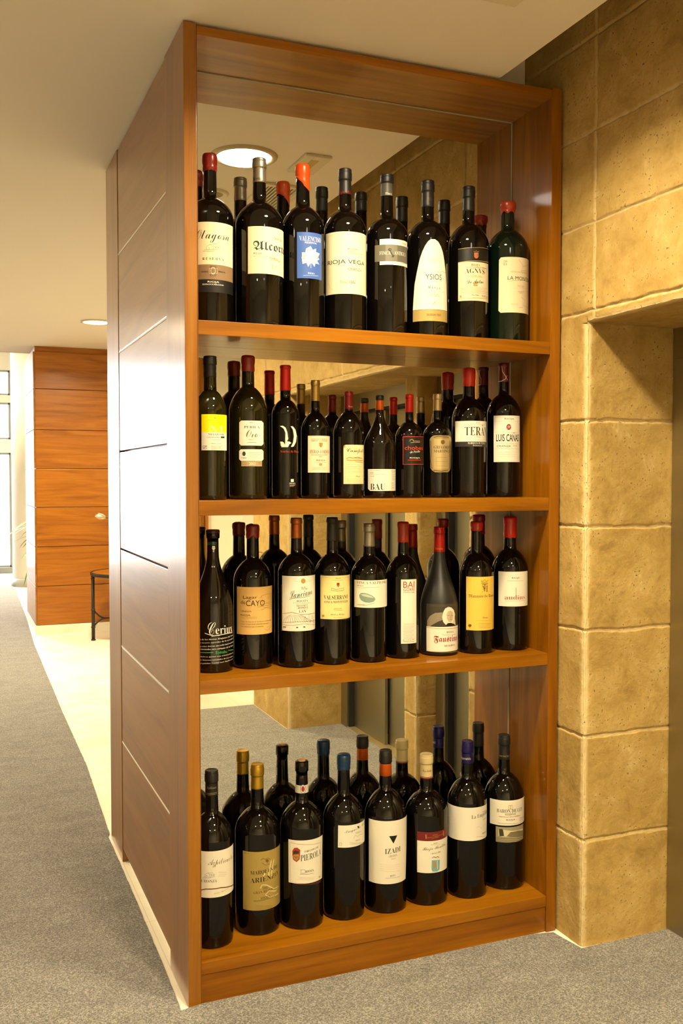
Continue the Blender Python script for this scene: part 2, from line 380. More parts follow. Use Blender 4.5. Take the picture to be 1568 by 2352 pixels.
# far end of the lobby: facade, column, clad wall
def facade():
    y = 13.9
    for k, (z0, z1) in enumerate([(3.33, 3.65), (2.80, 2.92), (1.98, 2.20)]): sbox('trim_%d' % (5+k), WHITEP, -5, y, z0, 1.3, y+.12, z1, bev=.004)
    sbox('wall_back', WHITEP, .34, y, 0, 3, y+.12, 3.65)
    sbox('baseboard_back', WIN_M, -5, y-.02, 0, .34, y+.10, .10)
    n = 1
    for (z0, z1, xs) in ((.10, 1.98, (-4.2, -3.0, -1.8, -.6, .30)), (2.20, 2.80, (-4.2, -2.4, -.6, .30)), (2.92, 3.33, (-4.2, -1.8, .30))):
        wo = tag(empty('window_%d' % n, (-2, y+.05, z0)), {1: 'tall clear street-front glazing with thin grey frames behind the white column', 2: 'middle row of glazing above the white beam of the street front', 3: 'top strip of glazing just under the ceiling of the street front'}[n], 'window', kind='structure'); n += 1
        bm = bmesh.new()
        for x in xs: bx(bm, x-.02, y+.03, z0, x+.02, y+.08, z1)
        bx(bm, xs[0], y+.03, z0, xs[-1], y+.08, z0+.03); bx(bm, xs[0], y+.03, z1-.03, xs[-1], y+.08, z1)
        wf_ = obj('window_frame', bm, WIN_M, wo)
        bm = bmesh.new()
        for a, b_ in zip(xs[:-1], xs[1:]): bx(bm, a+.02, y+.05, z0+.03, b_-.02, y+.058, z1-.03)
        obj('window_pane', bm, PANE, wo).parent = wf_
    sbox('wall_back', WHITEP, -5, y, 0, -4.2, y+.12, 3.65)
facade()
# bottle data: name, shelf, x, y, radius, facing, heights (top, lip, capsule bottom, neck bottom, shoulder), radii, closure, glass, colour, label, printed marks
BT=[
["olagosa",1,0.1178,0.1605,0.0719,-1.8239,[0.534,0.501,0.48,0.398,0.332],[0.0234,0.0199],"wax","dark","waxred","large dark bottle with dull red wax top, script label over brown and black bands",[["N","label"],["G",[[-0.99,1.262,0.3092],[-1.007,1.24,0.1823]],"cream"],["G",[[-1.007,1.24,0.1823],[-1.013,1.233,0.1377]],"taupe"],["G",[[-1.013,1.233,0.1377],[-1.018,1.227,0.0994]],"black"],["T","Olagosa",0.137,0.266,0.1094,0.0389,"k","script"],["L",[[-0.16,0.2255],[-0.159,0.2346],[-0.007,0.2419],[0.119,0.2362],[0.118,0.2261]],0.0006,"brown"],["L",[[-0.007,0.2419],[0.274,0.2443],[0.408,0.2381],[0.119,0.2362]],0.0006,"brown"],["L",[[0.408,0.2381],[0.407,0.2287],[-0.263,0.2249]],0.0006,"brown"],["L",[[-0.084,0.2263],[-0.083,0.232],[-0.033,0.2321],[-0.033,0.2263]],0.0005,"brown"],["L",[[0.195,0.233],[0.257,0.2333]],0.0012,"brown"],["L",[[0.299,0.2336],[0.364,0.2341]],0.0012,"brown"],["L",[[-0.316,0.2222],[-0.008,0.2206],[0.194,0.2235]],0.0005,"brown"],["T","R E S E R V A",0.133,0.1996,0.0664,0.008,"gr","serif"],["L",[[0.01,0.1769],[0.224,0.1777],[0.223,0.1487],[0.008,0.1479],[0.01,0.1769]],0.001,"k"],["L",[[-0.043,0.1699],[0.296,0.1713],[0.295,0.1568],[-0.044,0.1554],[-0.043,0.1699]],0.0008,"cream"],["L",[[0.213,0.1639],[0.208,0.1608],[0.194,0.158],[0.172,0.1557],[0.145,0.1542],[0.115,0.1535],[0.085,0.1539],[0.059,0.1553],[0.038,0.1574],[0.024,0.1601],[0.02,0.1632],[0.025,0.1663],[0.038,0.1691],[0.06,0.1713],[0.087,0.1728],[0.116,0.1734],[0.146,0.173],[0.173,0.1718],[0.194,0.1697],[0.208,0.167],[0.213,0.1639]],0.0012,"cream"],["T","BODEGAS",-0.234,0.1604,0.0197,0.0038,"k","sans"],["T","PERICA",0.5,0.1621,0.023,0.0046,"k","sans"],["T","RIOJA",0.131,0.1295,0.0347,0.0069,"w","sansb"],["T","DENOMINACION DE ORIGEN CALIFICADA",0.122,0.1226,0.0655,0.0038,"w","sans"]]],
["alcorta",1,0.2712,0.1432,0.0746,-1.8742,[0.533,0.503,0.457,0.398,0.325],[0.0226,0.0205],"foil","dark","silver","large dark bottle with silver capsule and cream label in black gothic lettering",[["N","neck_band"],["t","Alcorta",-0.415,0.4671,0.0326,0.0094,"k","frak"],["N","label"],["G",[[-0.489,1.545,0.3063],[-0.496,1.545,0.1632]],"cream"],["T","CRIANZA",0.888,0.2738,0.0413,0.0078,"redb","sans"],["T","Alcorta",0.645,0.248,0.1343,0.0286,"navy","frak"],["T","RIOJA",-0.078,0.2236,0.025,0.007,"redb","sans"],["L",[[-0.257,0.2158],[0.689,0.2173]],0.0005,"gr"],["T","TEMPRANILLO",0.727,0.2098,0.0465,0.0086,"gr","sans"],["L",[[0.484,0.1732],[0.589,0.1936],[0.526,0.1794],[0.759,0.1916],[0.688,0.1849],[1.038,0.1993]],0.0006,"redb"]]],
["valenciso",1,0.4179,0.1512,0.0673,-1.9186,[0.536,0.496,0.47,0.4,0.331],[0.0238,0.0218],"waxd","dark","waxorange","large dark bottle with orange wax running down its neck and blue leaf label",[["N","label"],["G",[[-0.271,1.073,0.3065],[-0.274,1.072,0.1635]],"blue"],["T","VALENCISO",0.407,0.2869,0.0767,0.015,"w","serif"],["T","RESERVA",0.393,0.2745,0.0396,0.0055,"w","sansb"],["P",[[0.368,0.2641],[0.479,0.253],[0.656,0.2586],[0.619,0.2483],[0.894,0.2454],[0.735,0.2356],[0.865,0.2271],[0.719,0.2215],[0.865,0.2112],[0.619,0.2126],[0.568,0.201],[0.432,0.2111],[0.354,0.2106],[0.254,0.199],[0.164,0.2117],[-0.015,0.2075],[0.062,0.2182],[-0.056,0.2292],[0.074,0.2313],[-0.044,0.243],[0.134,0.2433],[0.146,0.2552],[0.286,0.2518]],"pale"],["L",[[0.38,0.2603],[0.392,0.1989]],0.0009,"blue"],["L",[[0.393,0.2187],[0.164,0.2414]],0.0006,"blue"],["L",[[0.393,0.2187],[0.672,0.2449]],0.0006,"blue"],["L",[[0.393,0.2148],[0.015,0.2174]],0.0006,"blue"],["L",[[0.393,0.2148],[0.776,0.2221]],0.0006,"blue"],["L",[[0.393,0.2108],[0.194,0.2039]],0.0005,"blue"],["L",[[0.393,0.2108],[0.582,0.2083]],0.0005,"blue"],["L",[[0.38,0.2147],[0.38,0.1957]],0.0012,"pale"],["T","RIOJA",0.399,0.1795,0.0228,0.0056,"w","serif"],["L",[[0.014,0.1715],[0.802,0.1745]],0.0007,"pale"]]],
["riojavega",1,0.5606,0.1436,0.0684,-1.9622,[0.535,0.499,0.452,0.401,0.333],[0.0221,0.0205],"foil","dark","blackfoil","large dark bottle with black capsule and tall cream label lettered RIOJA VEGA",[["N","neck_band"],["t","RIOJA VEGA",0.0,0.4555,0.0652,0.0114,"redd","sans"],["N","label"],["G",[[-1.116,1.414,0.3199],[-1.116,1.449,0.124]],"cream"],["L",[[-0.969,0.2991],[-0.917,0.3065],[-0.549,0.3136],[-0.047,0.3159],[0.376,0.3123],[0.729,0.3021],[0.907,0.2902],[1.017,0.2024],[0.963,0.149]],0.0006,"pale2"],["L",[[-0.917,0.2984],[-0.969,0.1775],[-0.737,0.1427],[-0.226,0.1323],[0.379,0.1341]],0.0006,"pale2"],["T","RIOJA",0.369,0.2644,0.0326,0.0072,"gr","sans"],["T","Denominación",0.391,0.2573,0.0356,0.004,"gr","sans"],["T","de Origen Calificada",0.52,0.2523,0.0532,0.004,"gr","sans"],["T","RIOJA VEGA",0.082,0.2233,0.1381,0.0169,"k","sans"],["T","CRIANZA",0.501,0.2023,0.0506,0.0089,"redb","sans"],["T","Desde 1882",0.12,0.1622,0.0515,0.0105,"gr","ital"],["L",[[0.87,0.2452],[0.87,0.24]],0.0012,"gr"]]],
["finca",1,0.7083,0.1406,0.0681,-2.0053,[0.534,0.507,0.469,0.392,0.333],[0.0221,0.0208],"foil","dark","blackfoil","large black-capped bottle with pale label crossed by grey band with small key",[["N","neck_band"],["g",[[-1.562,1.128,0.5022],[-1.562,1.139,0.4623]],"grayfoil"],["t","Finca",0.297,0.4685,0.0224,0.0081,"w","serif"],["N","label"],["G",[[-0.349,1.311,0.3096],[-0.347,1.327,0.2271]],"whitelbl"],["G",[[-0.611,1.315,0.2915],[-0.609,1.325,0.2382]],"graylbl"],["G",[[-0.065,0.517,0.2907],[-0.064,0.519,0.2392]],"graylbl2"],["L",[[0.697,0.2577],[0.919,0.2927]],0.0009,"gr"],["L",[[0.817,0.2611],[0.953,0.2896]],0.0009,"gr"],["T","FINCA",-0.088,0.2646,0.0364,0.0111,"w","serif"],["T","ANTIGUA",0.737,0.2655,0.0516,0.0116,"w","serif"],["L",[[0.113,0.2763],[0.316,0.252]],0.003,"steel"],["L",[[0.206,0.2756],[0.203,0.2745],[0.193,0.2734],[0.179,0.2726],[0.16,0.2721],[0.14,0.2719],[0.119,0.272],[0.101,0.2725],[0.086,0.2733],[0.077,0.2743],[0.073,0.2754],[0.077,0.2765],[0.086,0.2774],[0.1,0.2782],[0.119,0.2788],[0.139,0.279],[0.16,0.2788],[0.178,0.2784],[0.193,0.2776],[0.203,0.2766],[0.206,0.2756]],0.002,"steel"],["L",[[0.234,0.2517],[0.358,0.2575]],0.003,"steel"],["T","Crianza",0.878,0.3012,0.0319,0.008,"gr","ital"],["L",[[0.52,0.2326],[1.152,0.2384]],0.0005,"gr"]]],
["ysios",1,0.863,0.1488,0.07,-2.0471,[0.534,0.498,0.445,0.401,0.331],[0.0226,0.0202],"foil","dark","blackfoil","large dark bottle with tall white arched label above a gold strip",[["N","neck_band"],["t","YSIOS",0.303,0.4693,0.0159,0.011,"goldd","sans"],["N","label"],["G",[[0.14,0.355,0.3247],[0.01,0.521,0.317],[-0.12,0.665,0.3034],[-0.251,0.79,0.2852],[-0.388,0.903,0.258],[-0.502,0.999,0.2262],[-0.649,1.085,0.1808],[-0.715,1.138,0.1354],[-0.757,1.198,0.0954]],"whitelbl"],["G",[[-0.757,1.198,0.0945],[-0.755,1.205,0.0572]],"gold"],["T","RESERVA",0.346,0.2561,0.0394,0.0082,"pale2","serif"],["L",[[-0.357,0.2176],[-0.214,0.2196],[-0.102,0.2165],[0.015,0.2208],[0.146,0.218],[0.245,0.2227],[0.312,0.2247],[0.361,0.2186],[0.49,0.221],[0.606,0.2181],[0.75,0.223],[1.0,0.2192]],0.0007,"gr"],["T","YSIOS",0.307,0.2019,0.0572,0.0182,"gr","sans"],["T","R i o j a",0.332,0.1662,0.0422,0.0118,"gr","serif"],["L",[[-0.245,0.1552],[0.882,0.1549]],0.0004,"gr"],["T","EMBOTELLADO",0.327,0.1451,0.0321,0.0032,"gr","sans"],["T","EN LA PROPIEDAD",0.319,0.1396,0.0421,0.0032,"gr","sans"],["L",[[0.217,0.1219],[0.424,0.1225],[0.424,0.1106],[0.218,0.11],[0.217,0.1219]],0.0006,"gr"],["L",[[0.258,0.1129],[0.381,0.1196]],0.001,"gr"],["T","BODEGAS YSIOS",0.329,0.0779,0.0484,0.0064,"brown","sans"]]],
["agnus",1,1.026,0.1605,0.0705,-2.0886,[0.536,0.499,0.451,0.408,0.33],[0.0226,0.0207],"foil","dark","blackfoil","large dark bottle with cream label under a gold-edged black strip with a crest",[["N","label"],["G",[[-0.508,1.237,0.3122],[-0.495,1.289,0.1369]],"cream"],["G",[[-0.508,1.237,0.3122],[-0.505,1.25,0.2668]],"black"],["L",[[-0.508,0.3117],[1.238,0.3176]],0.0012,"gold"],["L",[[-0.505,0.267],[1.251,0.2728]],0.0016,"gold"],["L",[[-0.495,0.1439],[1.288,0.1492]],0.0014,"gold"],["P",[[0.275,0.2975],[0.496,0.2984],[0.497,0.2845],[0.438,0.2795],[0.381,0.2784],[0.325,0.2791],[0.276,0.2836]],"orange"],["P",[[0.394,0.296],[0.481,0.2965],[0.482,0.2863],[0.395,0.283]],"crestb"],["L",[[0.254,0.303],[0.309,0.2994],[0.379,0.3043],[0.451,0.3],[0.526,0.3041]],0.001,"gold"],["T","RIOJA",0.357,0.2564,0.031,0.0083,"k","serif"],["T","DENOMINACION DE ORIGEN",0.443,0.2489,0.0783,0.0032,"gr","sans"],["T","AGNVS",0.356,0.2364,0.0716,0.0167,"k","serif"],["T","VALDELANA",0.354,0.2188,0.0507,0.0074,"goldl","serif"],["T","De Autor",0.366,0.2012,0.0596,0.0149,"k","scriptt",4],["P",[[0.249,0.1954],[0.446,0.196],[0.447,0.1858],[0.25,0.1852]],"goldl"],["L",[[0.298,0.1872],[0.402,0.1931]],0.0008,"cream"],["L",[[-0.373,0.1784],[1.063,0.1823]],0.0004,"gr"],["L",[[-0.331,0.174],[0.973,0.1772]],0.0004,"gr"],["L",[[-0.373,0.17],[0.894,0.1722]],0.0004,"gr"],["L",[[-0.33,0.1656],[1.065,0.1697]],0.0004,"gr"],["L",[[-0.372,0.1617],[0.974,0.1645]],0.0004,"gr"],["T","RED WINE",0.34,0.1557,0.0238,0.0037,"gr","sans"],["T","5L",-0.351,0.1522,0.008,0.0075,"k","sans"],["T","13,5% vol",0.907,0.1542,0.0312,0.0056,"k","sans"]]],
["montesa",1,1.1785,0.1538,0.072,-2.1282,[0.5,0.473,0.455,0.401,0.326],[0.0283,0.0225],"wax","green","waxred2","large green bottle with dripped red wax top and cream label with notched corners",[["N","label"],["G",[[-0.318,1.548,0.2944],[-0.415,1.547,0.2867],[-0.428,1.548,0.1136],[-0.314,1.548,0.1057]],"cream"],["T","20",-0.11,0.2795,0.0123,0.0075,"redb","serif"],["T","04",-0.109,0.27,0.0123,0.0075,"redb","serif"],["T","HERENCIA REMONDO",0.682,0.2443,0.0768,0.0057,"pale2","sans"],["T","LA MONTESA",0.777,0.223,0.111,0.0123,"k","sansb"],["L",[[0.007,0.2122],[1.549,0.2209]],0.0005,"k"],["T","RIOJA",0.708,0.1964,0.0302,0.0066,"pale2","sans"],["L",[[0.3,0.1876],[1.55,0.197]],0.0004,"pale2"],["L",[[0.515,0.177],[0.899,0.1792]],0.0006,"k"],["L",[[0.593,0.1727],[0.799,0.1736]],0.0006,"k"],["T","PALACIOS",0.36,0.1339,0.0252,0.0057,"pale2","sans"],["L",[[0.556,0.2866],[0.814,0.2651],[1.298,0.2733]],0.0012,"pale2"],["L",[[0.814,0.2651],[0.681,0.2498],[1.549,0.2554]],0.001,"pale2"],["L",[[0.693,0.1601],[0.996,0.1484],[0.786,0.1323],[1.549,0.1258]],0.001,"pale2"],["L",[[0.583,0.1235],[0.787,0.1243]],0.0006,"k"]]],
["melquior",2,0.1074,0.13,0.0504,-1.8231,[0.439,0.413,0.374,0.333,0.266],[0.0208,0.019],"foilc","olive","blackfoil","dark olive bottle with black foil and label yellow on top and white below",[["N","label"],["G",[[-0.54,1.434,0.2585],[-0.552,1.378,0.1502]],"whitelbl"],["G",[[-0.54,1.434,0.2585],[-0.546,1.404,0.2044]],"yellow"],["T","RIOJA",0.411,0.2475,0.0185,0.0056,"olivei","serif"],["L",[[-0.163,0.2414],[1.002,0.2432]],0.0004,"olivei"],["T","M",0.381,0.2149,0.0523,0.0179,"yelp","serif"],["T","MELQUIOR",0.398,0.1975,0.0527,0.007,"dgreen","serif"],["T","Colección familiar",0.189,0.1892,0.0403,0.0049,"gr","ital"],["P",[[0.676,0.1923],[0.995,0.1928],[0.994,0.1879],[0.676,0.1873]],"dgreen"],["L",[[0.068,0.1811],[0.721,0.1817]],0.0004,"gr"],["T","Viñedos propios",0.373,0.17,0.0322,0.0042,"gr","ital"],["L",[[0.032,0.1628],[0.787,0.1634]],0.0004,"gr"],["L",[[0.073,0.1598],[0.719,0.1603]],0.0004,"gr"],["L",[[0.031,0.1567],[0.655,0.1571]],0.0004,"gr"],["L",[[0.072,0.1537],[0.786,0.1542]],0.0004,"gr"],["L",[[-0.448,0.1635],[-0.198,0.1635],[-0.199,0.1557],[-0.448,0.1558],[-0.448,0.1635]],0.0008,"k"],["L",[[-0.418,0.1572],[-0.227,0.1621]],0.001,"k"]]],
["perica",2,0.2396,0.1675,0.0603,-1.8619,[0.452,0.423,0.401,0.352,0.269],[0.022,0.019],"wax","olive","waxred","olive green bottle with red wax top and two small white labels",[["N","label"],["G",[[-0.364,0.756,0.2439],[-0.469,0.9,0.2382],[-0.473,0.896,0.1726],[-0.369,0.751,0.1668]],"whitelbl"],["L",[[-0.397,0.2404],[0.807,0.2416],[0.803,0.1711],[-0.401,0.1704],[-0.397,0.2404]],0.0004,"pale2"],["T","RIOJA",0.214,0.2375,0.0163,0.0043,"gr","serif"],["T","PERICA",0.206,0.224,0.0501,0.0076,"dgreen","serif"],["T","Oro",0.202,0.2043,0.0366,0.0245,"goldd","script"],["T","RESERVA",0.214,0.1852,0.0253,0.0036,"pale2","sans"],["L",[[-0.055,0.1761],[0.437,0.1764]],0.0007,"gr"],["N","label"],["G",[[-0.389,0.768,0.1552],[-0.481,0.894,0.1502],[-0.483,0.893,0.1245],[-0.391,0.765,0.1195]],"whitelbl"],["G",[[-0.359,0.774,0.1191],[-0.359,0.773,0.1025]],"tan"],["P",[[-0.129,0.1415],[-0.146,0.1372],[-0.192,0.1346],[-0.249,0.1346],[-0.295,0.1372],[-0.313,0.1415],[-0.295,0.1457],[-0.248,0.1483],[-0.191,0.1483],[-0.146,0.1457]],"dgreen"],["T","M. GARCIA",-0.223,0.1288,0.0155,0.0036,"gr","sans"],["L",[[0.015,0.1436],[0.709,0.1441]],0.0004,"gr"],["L",[[0.05,0.1386],[0.654,0.139]],0.0004,"gr"],["L",[[0.014,0.1335],[0.602,0.1339]],0.0004,"gr"],["L",[[0.05,0.1285],[0.708,0.1289]],0.0004,"gr"],["T","2003",0.203,0.1105,0.02,0.0087,"w","sansb"],["L",[[-0.289,0.1162],[-0.118,0.1162],[-0.119,0.1082],[-0.29,0.1083],[-0.289,0.1162]],0.0006,"brown"],["L",[[0.529,0.1149],[0.692,0.1151]],0.0006,"brown"],["L",[[0.529,0.1099],[0.691,0.11]],0.0006,"brown"]]],
["sonrisa",2,0.3633,0.1662,0.0439,-1.9004,[0.426,0.416,0.345,0.315,0.267],[0.0184,0.0161],"foil","dark","redfoil","slim dark bottle with bright red capsule and large pale letter printed on the glass",[["N","printed_letter"],["P",[[-0.407,0.2308],[-0.187,0.2314],[0.015,0.2255],[0.132,0.2108],[0.199,0.1906],[0.114,0.1821],[0.285,0.1814],[0.448,0.1771],[0.285,0.1733],[0.181,0.1637],[-0.329,0.1637],[-0.038,0.1674],[0.03,0.1777],[0.014,0.2071],[-0.12,0.2218]],"palec"],["P",[[0.376,0.2301],[0.565,0.2296],[0.806,0.2189],[0.938,0.2006],[0.868,0.182],[0.645,0.167],[0.504,0.1646],[0.392,0.1653],[0.563,0.178],[0.646,0.1984],[0.565,0.2186]],"palec"],["P",[[-0.391,0.1807],[-0.249,0.1814],[-0.121,0.1784],[-0.155,0.1721],[-0.038,0.1659],[-0.19,0.1637],[-0.337,0.1674]],"palec"],["T","Sonrisa de Diana",0.41,0.1505,0.0681,0.0074,"redb","serif"],["T","RIOJA",0.528,0.049,0.0217,0.0052,"w","serif"],["P",[[0.388,0.0627],[0.62,0.0627],[0.62,0.0538],[0.388,0.0538]],"pale"],["L",[[0.263,0.0442],[0.775,0.0441]],0.0004,"w"],["L",[[0.316,0.042],[0.695,0.0419]],0.0004,"w"],["L",[[0.263,0.0398],[0.62,0.0397]],0.0004,"w"]]],
["heras",2,0.4706,0.1797,0.0469,-1.9313,[0.384,0.367,0.316,0.279,0.215],[0.0156,0.0145],"foil","dark","goldfoil","dark bottle with gold capsule and narrow cream label lettered in dark red",[["N","label"],["G",[[-0.53,1.469,0.202],[-0.533,1.47,0.0837]],"cream"],["L",[[-0.475,0.1992],[1.207,0.1996]],0.0004,"gr"],["T","BODEGAS Y VIÑEDOS",0.327,0.1916,0.0567,0.0045,"gr","sans"],["T","HERAS  CORDON",0.341,0.1856,0.058,0.0045,"gr","sans"],["P",[[0.24,0.1796],[0.536,0.1798],[0.517,0.1693],[0.383,0.1639],[0.257,0.1691]],"goldl"],["L",[[0.384,0.1789],[0.383,0.1654]],0.0012,"brown"],["T","HERAS CORDON",0.392,0.1511,0.0723,0.012,"maroon","serif"],["T","VENDIMIA SELECCIONADA",0.324,0.1407,0.0596,0.003,"gr","sans"],["T","2001",0.378,0.1351,0.0114,0.0037,"gr","sans"],["T","·RIOJA·",0.386,0.1231,0.035,0.0068,"k","serif"],["L",[[-0.018,0.1166],[0.829,0.1169]],0.0005,"gr"],["P",[[0.256,0.1137],[0.48,0.1137],[0.48,0.1062],[0.256,0.1062]],"goldl"],["L",[[-0.229,0.1001],[0.853,0.1003]],0.0004,"gr"],["L",[[-0.18,0.0968],[0.77,0.0969]],0.0004,"gr"],["L",[[-0.229,0.0934],[0.694,0.0935]],0.0004,"gr"]]],
["campillo",2,0.5865,0.1751,0.0511,-1.9659,[0.351,0.336,0.293,0.284,0.208],[0.015,0.0139],"foil","dark","wine","dark bottle with wine red capsule and cream label with golden estate picture",[["N","neck_band"],["t","Campillo",0.766,0.3005,0.0227,0.0069,"w","script"],["N","label"],["G",[[-0.209,1.29,0.1742],[-0.333,1.291,0.1673],[-0.331,1.249,0.0467]],"cream2"],["T","Bodegas",0.563,0.1599,0.0219,0.0061,"goldl","script"],["T","Campillo",0.672,0.1538,0.0808,0.0182,"k","script"],["L",[[-0.156,0.1286],[0.03,0.1335],[0.256,0.1309],[0.584,0.1341],[1.023,0.1299]],0.003,"goldl"],["L",[[-0.118,0.1248],[0.218,0.1233],[0.584,0.125],[1.102,0.1227]],0.003,"goldl"],["L",[[0.414,0.1196],[1.103,0.1169]],0.002,"goldl"],["L",[[0.35,0.131],[0.778,0.1312],[0.778,0.1243]],0.0008,"brown"],["L",[[-0.103,0.1089],[1.024,0.1093]],0.0004,"pale2"],["L",[[-0.058,0.1032],[0.929,0.1035]],0.0004,"pale2"],["L",[[-0.103,0.0975],[0.845,0.0977]],0.0004,"pale2"],["L",[[-0.058,0.0918],[1.025,0.0921]],0.0004,"pale2"],["L",[[-0.103,0.0862],[0.929,0.0863]],0.0004,"pale2"],["T","Rioja",0.636,0.0718,0.0192,0.0061,"brown","script"],["L",[[-0.117,0.0634],[1.026,0.0634]],0.0004,"pale2"],["L",[[-0.072,0.0588],[0.931,0.0588]],0.0004,"pale2"],["L",[[-0.117,0.0543],[0.846,0.0542]],0.0004,"pale2"],["L",[[-0.072,0.0497],[1.027,0.0496]],0.0004,"pale2"],["P",[[-0.209,0.1688],[-0.227,0.1656],[-0.27,0.1643],[-0.314,0.1656],[-0.333,0.1688],[-0.314,0.172],[-0.27,0.1734],[-0.227,0.172]],"goldl"]]],
["bau",2,0.7031,0.1848,0.0534,-1.9981,[0.343,0.329,0.294,0.277,0.179],[0.0142,0.0137],"foil2","burg","blackfoil","slope-shouldered dark bottle with black and orange capsule and low wide white label",[["N","label"],["G",[[-0.801,1.554,0.0957],[-0.799,1.554,0.0303],[-0.619,1.554,0.0235]],"whitelbl"],["L",[[-0.621,0.092],[0.06,0.0911]],0.0006,"brown"],["T","RIOJA",-0.494,0.0831,0.0136,0.0042,"gr","sans"],["T","Denominación de Origen Calificada",-0.155,0.0788,0.0497,0.0025,"gr","sans"],["T","Tinto 2005",-0.477,0.0721,0.0154,0.0025,"gr","sans"],["T","BAU",-0.118,0.0374,0.0514,0.0211,"k","serif"],["T","ZA",0.468,0.0395,0.0038,0.0034,"goldl","sans"],["L",[[0.781,0.0908],[1.305,0.0897]],0.0006,"gr"],["L",[[0.827,0.087],[1.248,0.0871]],0.0004,"gr"],["L",[[0.902,0.0844],[1.098,0.0844]],0.0004,"gr"],["L",[[0.828,0.0817],[0.985,0.0818]],0.0004,"gr"],["L",[[0.903,0.0791],[1.249,0.0792]],0.0004,"gr"],["L",[[0.828,0.0765],[1.099,0.0765]],0.0004,"gr"],["L",[[0.903,0.0739],[0.986,0.0739]],0.0004,"gr"],["L",[[0.828,0.0712],[1.25,0.0713]],0.0004,"gr"],["L",[[0.903,0.0686],[1.1,0.0686]],0.0004,"gr"],["L",[[0.829,0.066],[0.987,0.066]],0.0004,"gr"],["L",[[0.904,0.0634],[1.251,0.0633]],0.0004,"gr"],["L",[[0.829,0.0607],[1.101,0.0607]],0.0004,"gr"],["L",[[0.904,0.0581],[0.987,0.0581]],0.0004,"gr"],["L",[[0.806,0.0505],[1.084,0.0504]],0.0006,"k"],["L",[[0.879,0.0478],[0.973,0.0478]],0.0006,"k"],["L",[[0.807,0.0452],[0.879,0.0452]],0.0006,"k"],["L",[[0.879,0.0425],[1.085,0.0424]],0.0006,"k"],["L",[[0.807,0.0399],[0.974,0.0398]],0.0006,"k"],["L",[[0.88,0.0372],[0.88,0.0372]],0.0006,"k"],["L",[[0.807,0.0346],[1.086,0.0344]],0.0006,"k"],["L",[[0.88,0.0319],[0.975,0.0318]],0.0006,"k"],["L",[[0.808,0.0293],[0.88,0.0292]],0.0006,"k"]]],
["chobeo",2,0.8138,0.1849,0.0481,-2.0287,[0.35,0.337,0.289,0.256,0.202],[0.0148,0.0139],"foil","dark","redfoil","dark bottle with scarlet capsule and black label outlined in red",[["N","label"],["G",[[-0.478,1.556,0.2062],[-0.472,1.556,0.1103]],"black"],["L",[[-0.438,0.2046],[1.3,0.2058],[1.329,0.1125],[-0.432,0.1121],[-0.438,0.2046]],0.0015,"redo"],["L",[[0.049,0.189],[0.048,0.1933],[0.183,0.1959],[0.293,0.1925],[0.293,0.1882]],0.002,"goldl"],["L",[[0.33,0.1899],[0.827,0.1904],[0.828,0.1861],[0.094,0.1847]],0.0016,"goldl"],["T","chobeo",0.449,0.1673,0.0739,0.0128,"redo","sans"],["T","de Peciña",0.445,0.1549,0.0371,0.0103,"w","ital",6],["T","RIOJA",0.438,0.1331,0.038,0.006,"w","sansb"],["L",[[-0.099,0.1266],[0.949,0.1269]],0.0012,"redo"]]],
["gregorio",2,0.9214,0.1849,0.0493,-2.0577,[0.355,0.337,0.297,0.259,0.213],[0.0159,0.0145],"foil","dark","champ","dark bottle with champagne capsule and ornate metallic tan shield label",[["N","label"],["G",[[-0.245,0.917,0.2105],[-0.431,1.193,0.2053],[-0.55,1.28,0.1975],[-0.481,1.149,0.1001],[-0.345,1.016,0.0914],[-0.163,0.799,0.0858]],"metal"],["G",[[-0.262,0.949,0.1984],[-0.254,0.935,0.0979]],"metal2"],["L",[[-0.469,0.1934],[-0.426,0.15],[-0.463,0.124],[-0.365,0.0979]],0.003,"metald"],["L",[[1.015,0.1939],[1.058,0.1504],[0.998,0.0981]],0.003,"metald"],["L",[[-0.263,0.2045],[0.003,0.207],[0.361,0.2062],[0.89,0.205]],0.003,"metald"],["L",[[-0.253,0.0918],[0.279,0.0892],[0.798,0.0928]],0.003,"metald"],["P",[[0.539,0.1881],[0.508,0.1835],[0.43,0.1806],[0.336,0.1806],[0.262,0.1834],[0.234,0.188],[0.262,0.1926],[0.335,0.1954],[0.428,0.1955],[0.507,0.1927]],"metald"],["T","GREGORIO",0.389,0.1707,0.0621,0.0104,"k","serif"],["T","MARTINEZ",0.408,0.1573,0.0639,0.0095,"k","serif"],["L",[[-0.061,0.136],[0.743,0.1362],[0.747,0.1067],[-0.059,0.1066],[-0.061,0.136]],0.0005,"metald"],["L",[[-0.06,0.1222],[0.745,0.1223]],0.0005,"metald"]]],
["teran",2,1.037,0.1715,0.0601,-2.0898,[0.448,0.404,0.383,0.341,0.263],[0.0231,0.0205],"wax","dark","waxred3","dark bottle with rounded bright red wax top and wide white label over a black strip",[["N","label"],["G",[[-0.873,1.553,0.261],[-0.864,1.553,0.1905]],"whitelbl"],["G",[[-0.864,1.553,0.1905],[-0.862,1.553,0.1735]],"black2"],["T","RIOJA",0.555,0.255,0.0164,0.0039,"gr","serif"],["L",[[-0.112,0.2489],[0.978,0.2491]],0.0004,"gr"],["T","TERAN",0.578,0.2263,0.0967,0.0296,"k","serif"],["L",[[0.835,0.2444],[0.927,0.2481]],0.0016,"k"],["T","MARQUES DE",0.391,0.2389,0.0255,0.0044,"gr","sans"],["T","Crianza",0.606,0.206,0.0181,0.0061,"brown","script"],["L",[[0.037,0.1957],[0.987,0.1961]],0.0004,"gr"],["T","MARQUES DE TERAN",0.548,0.1845,0.0716,0.0087,"w","serif"],["T","BODEGAS",0.544,0.1769,0.0362,0.0031,"w","sans"]]],
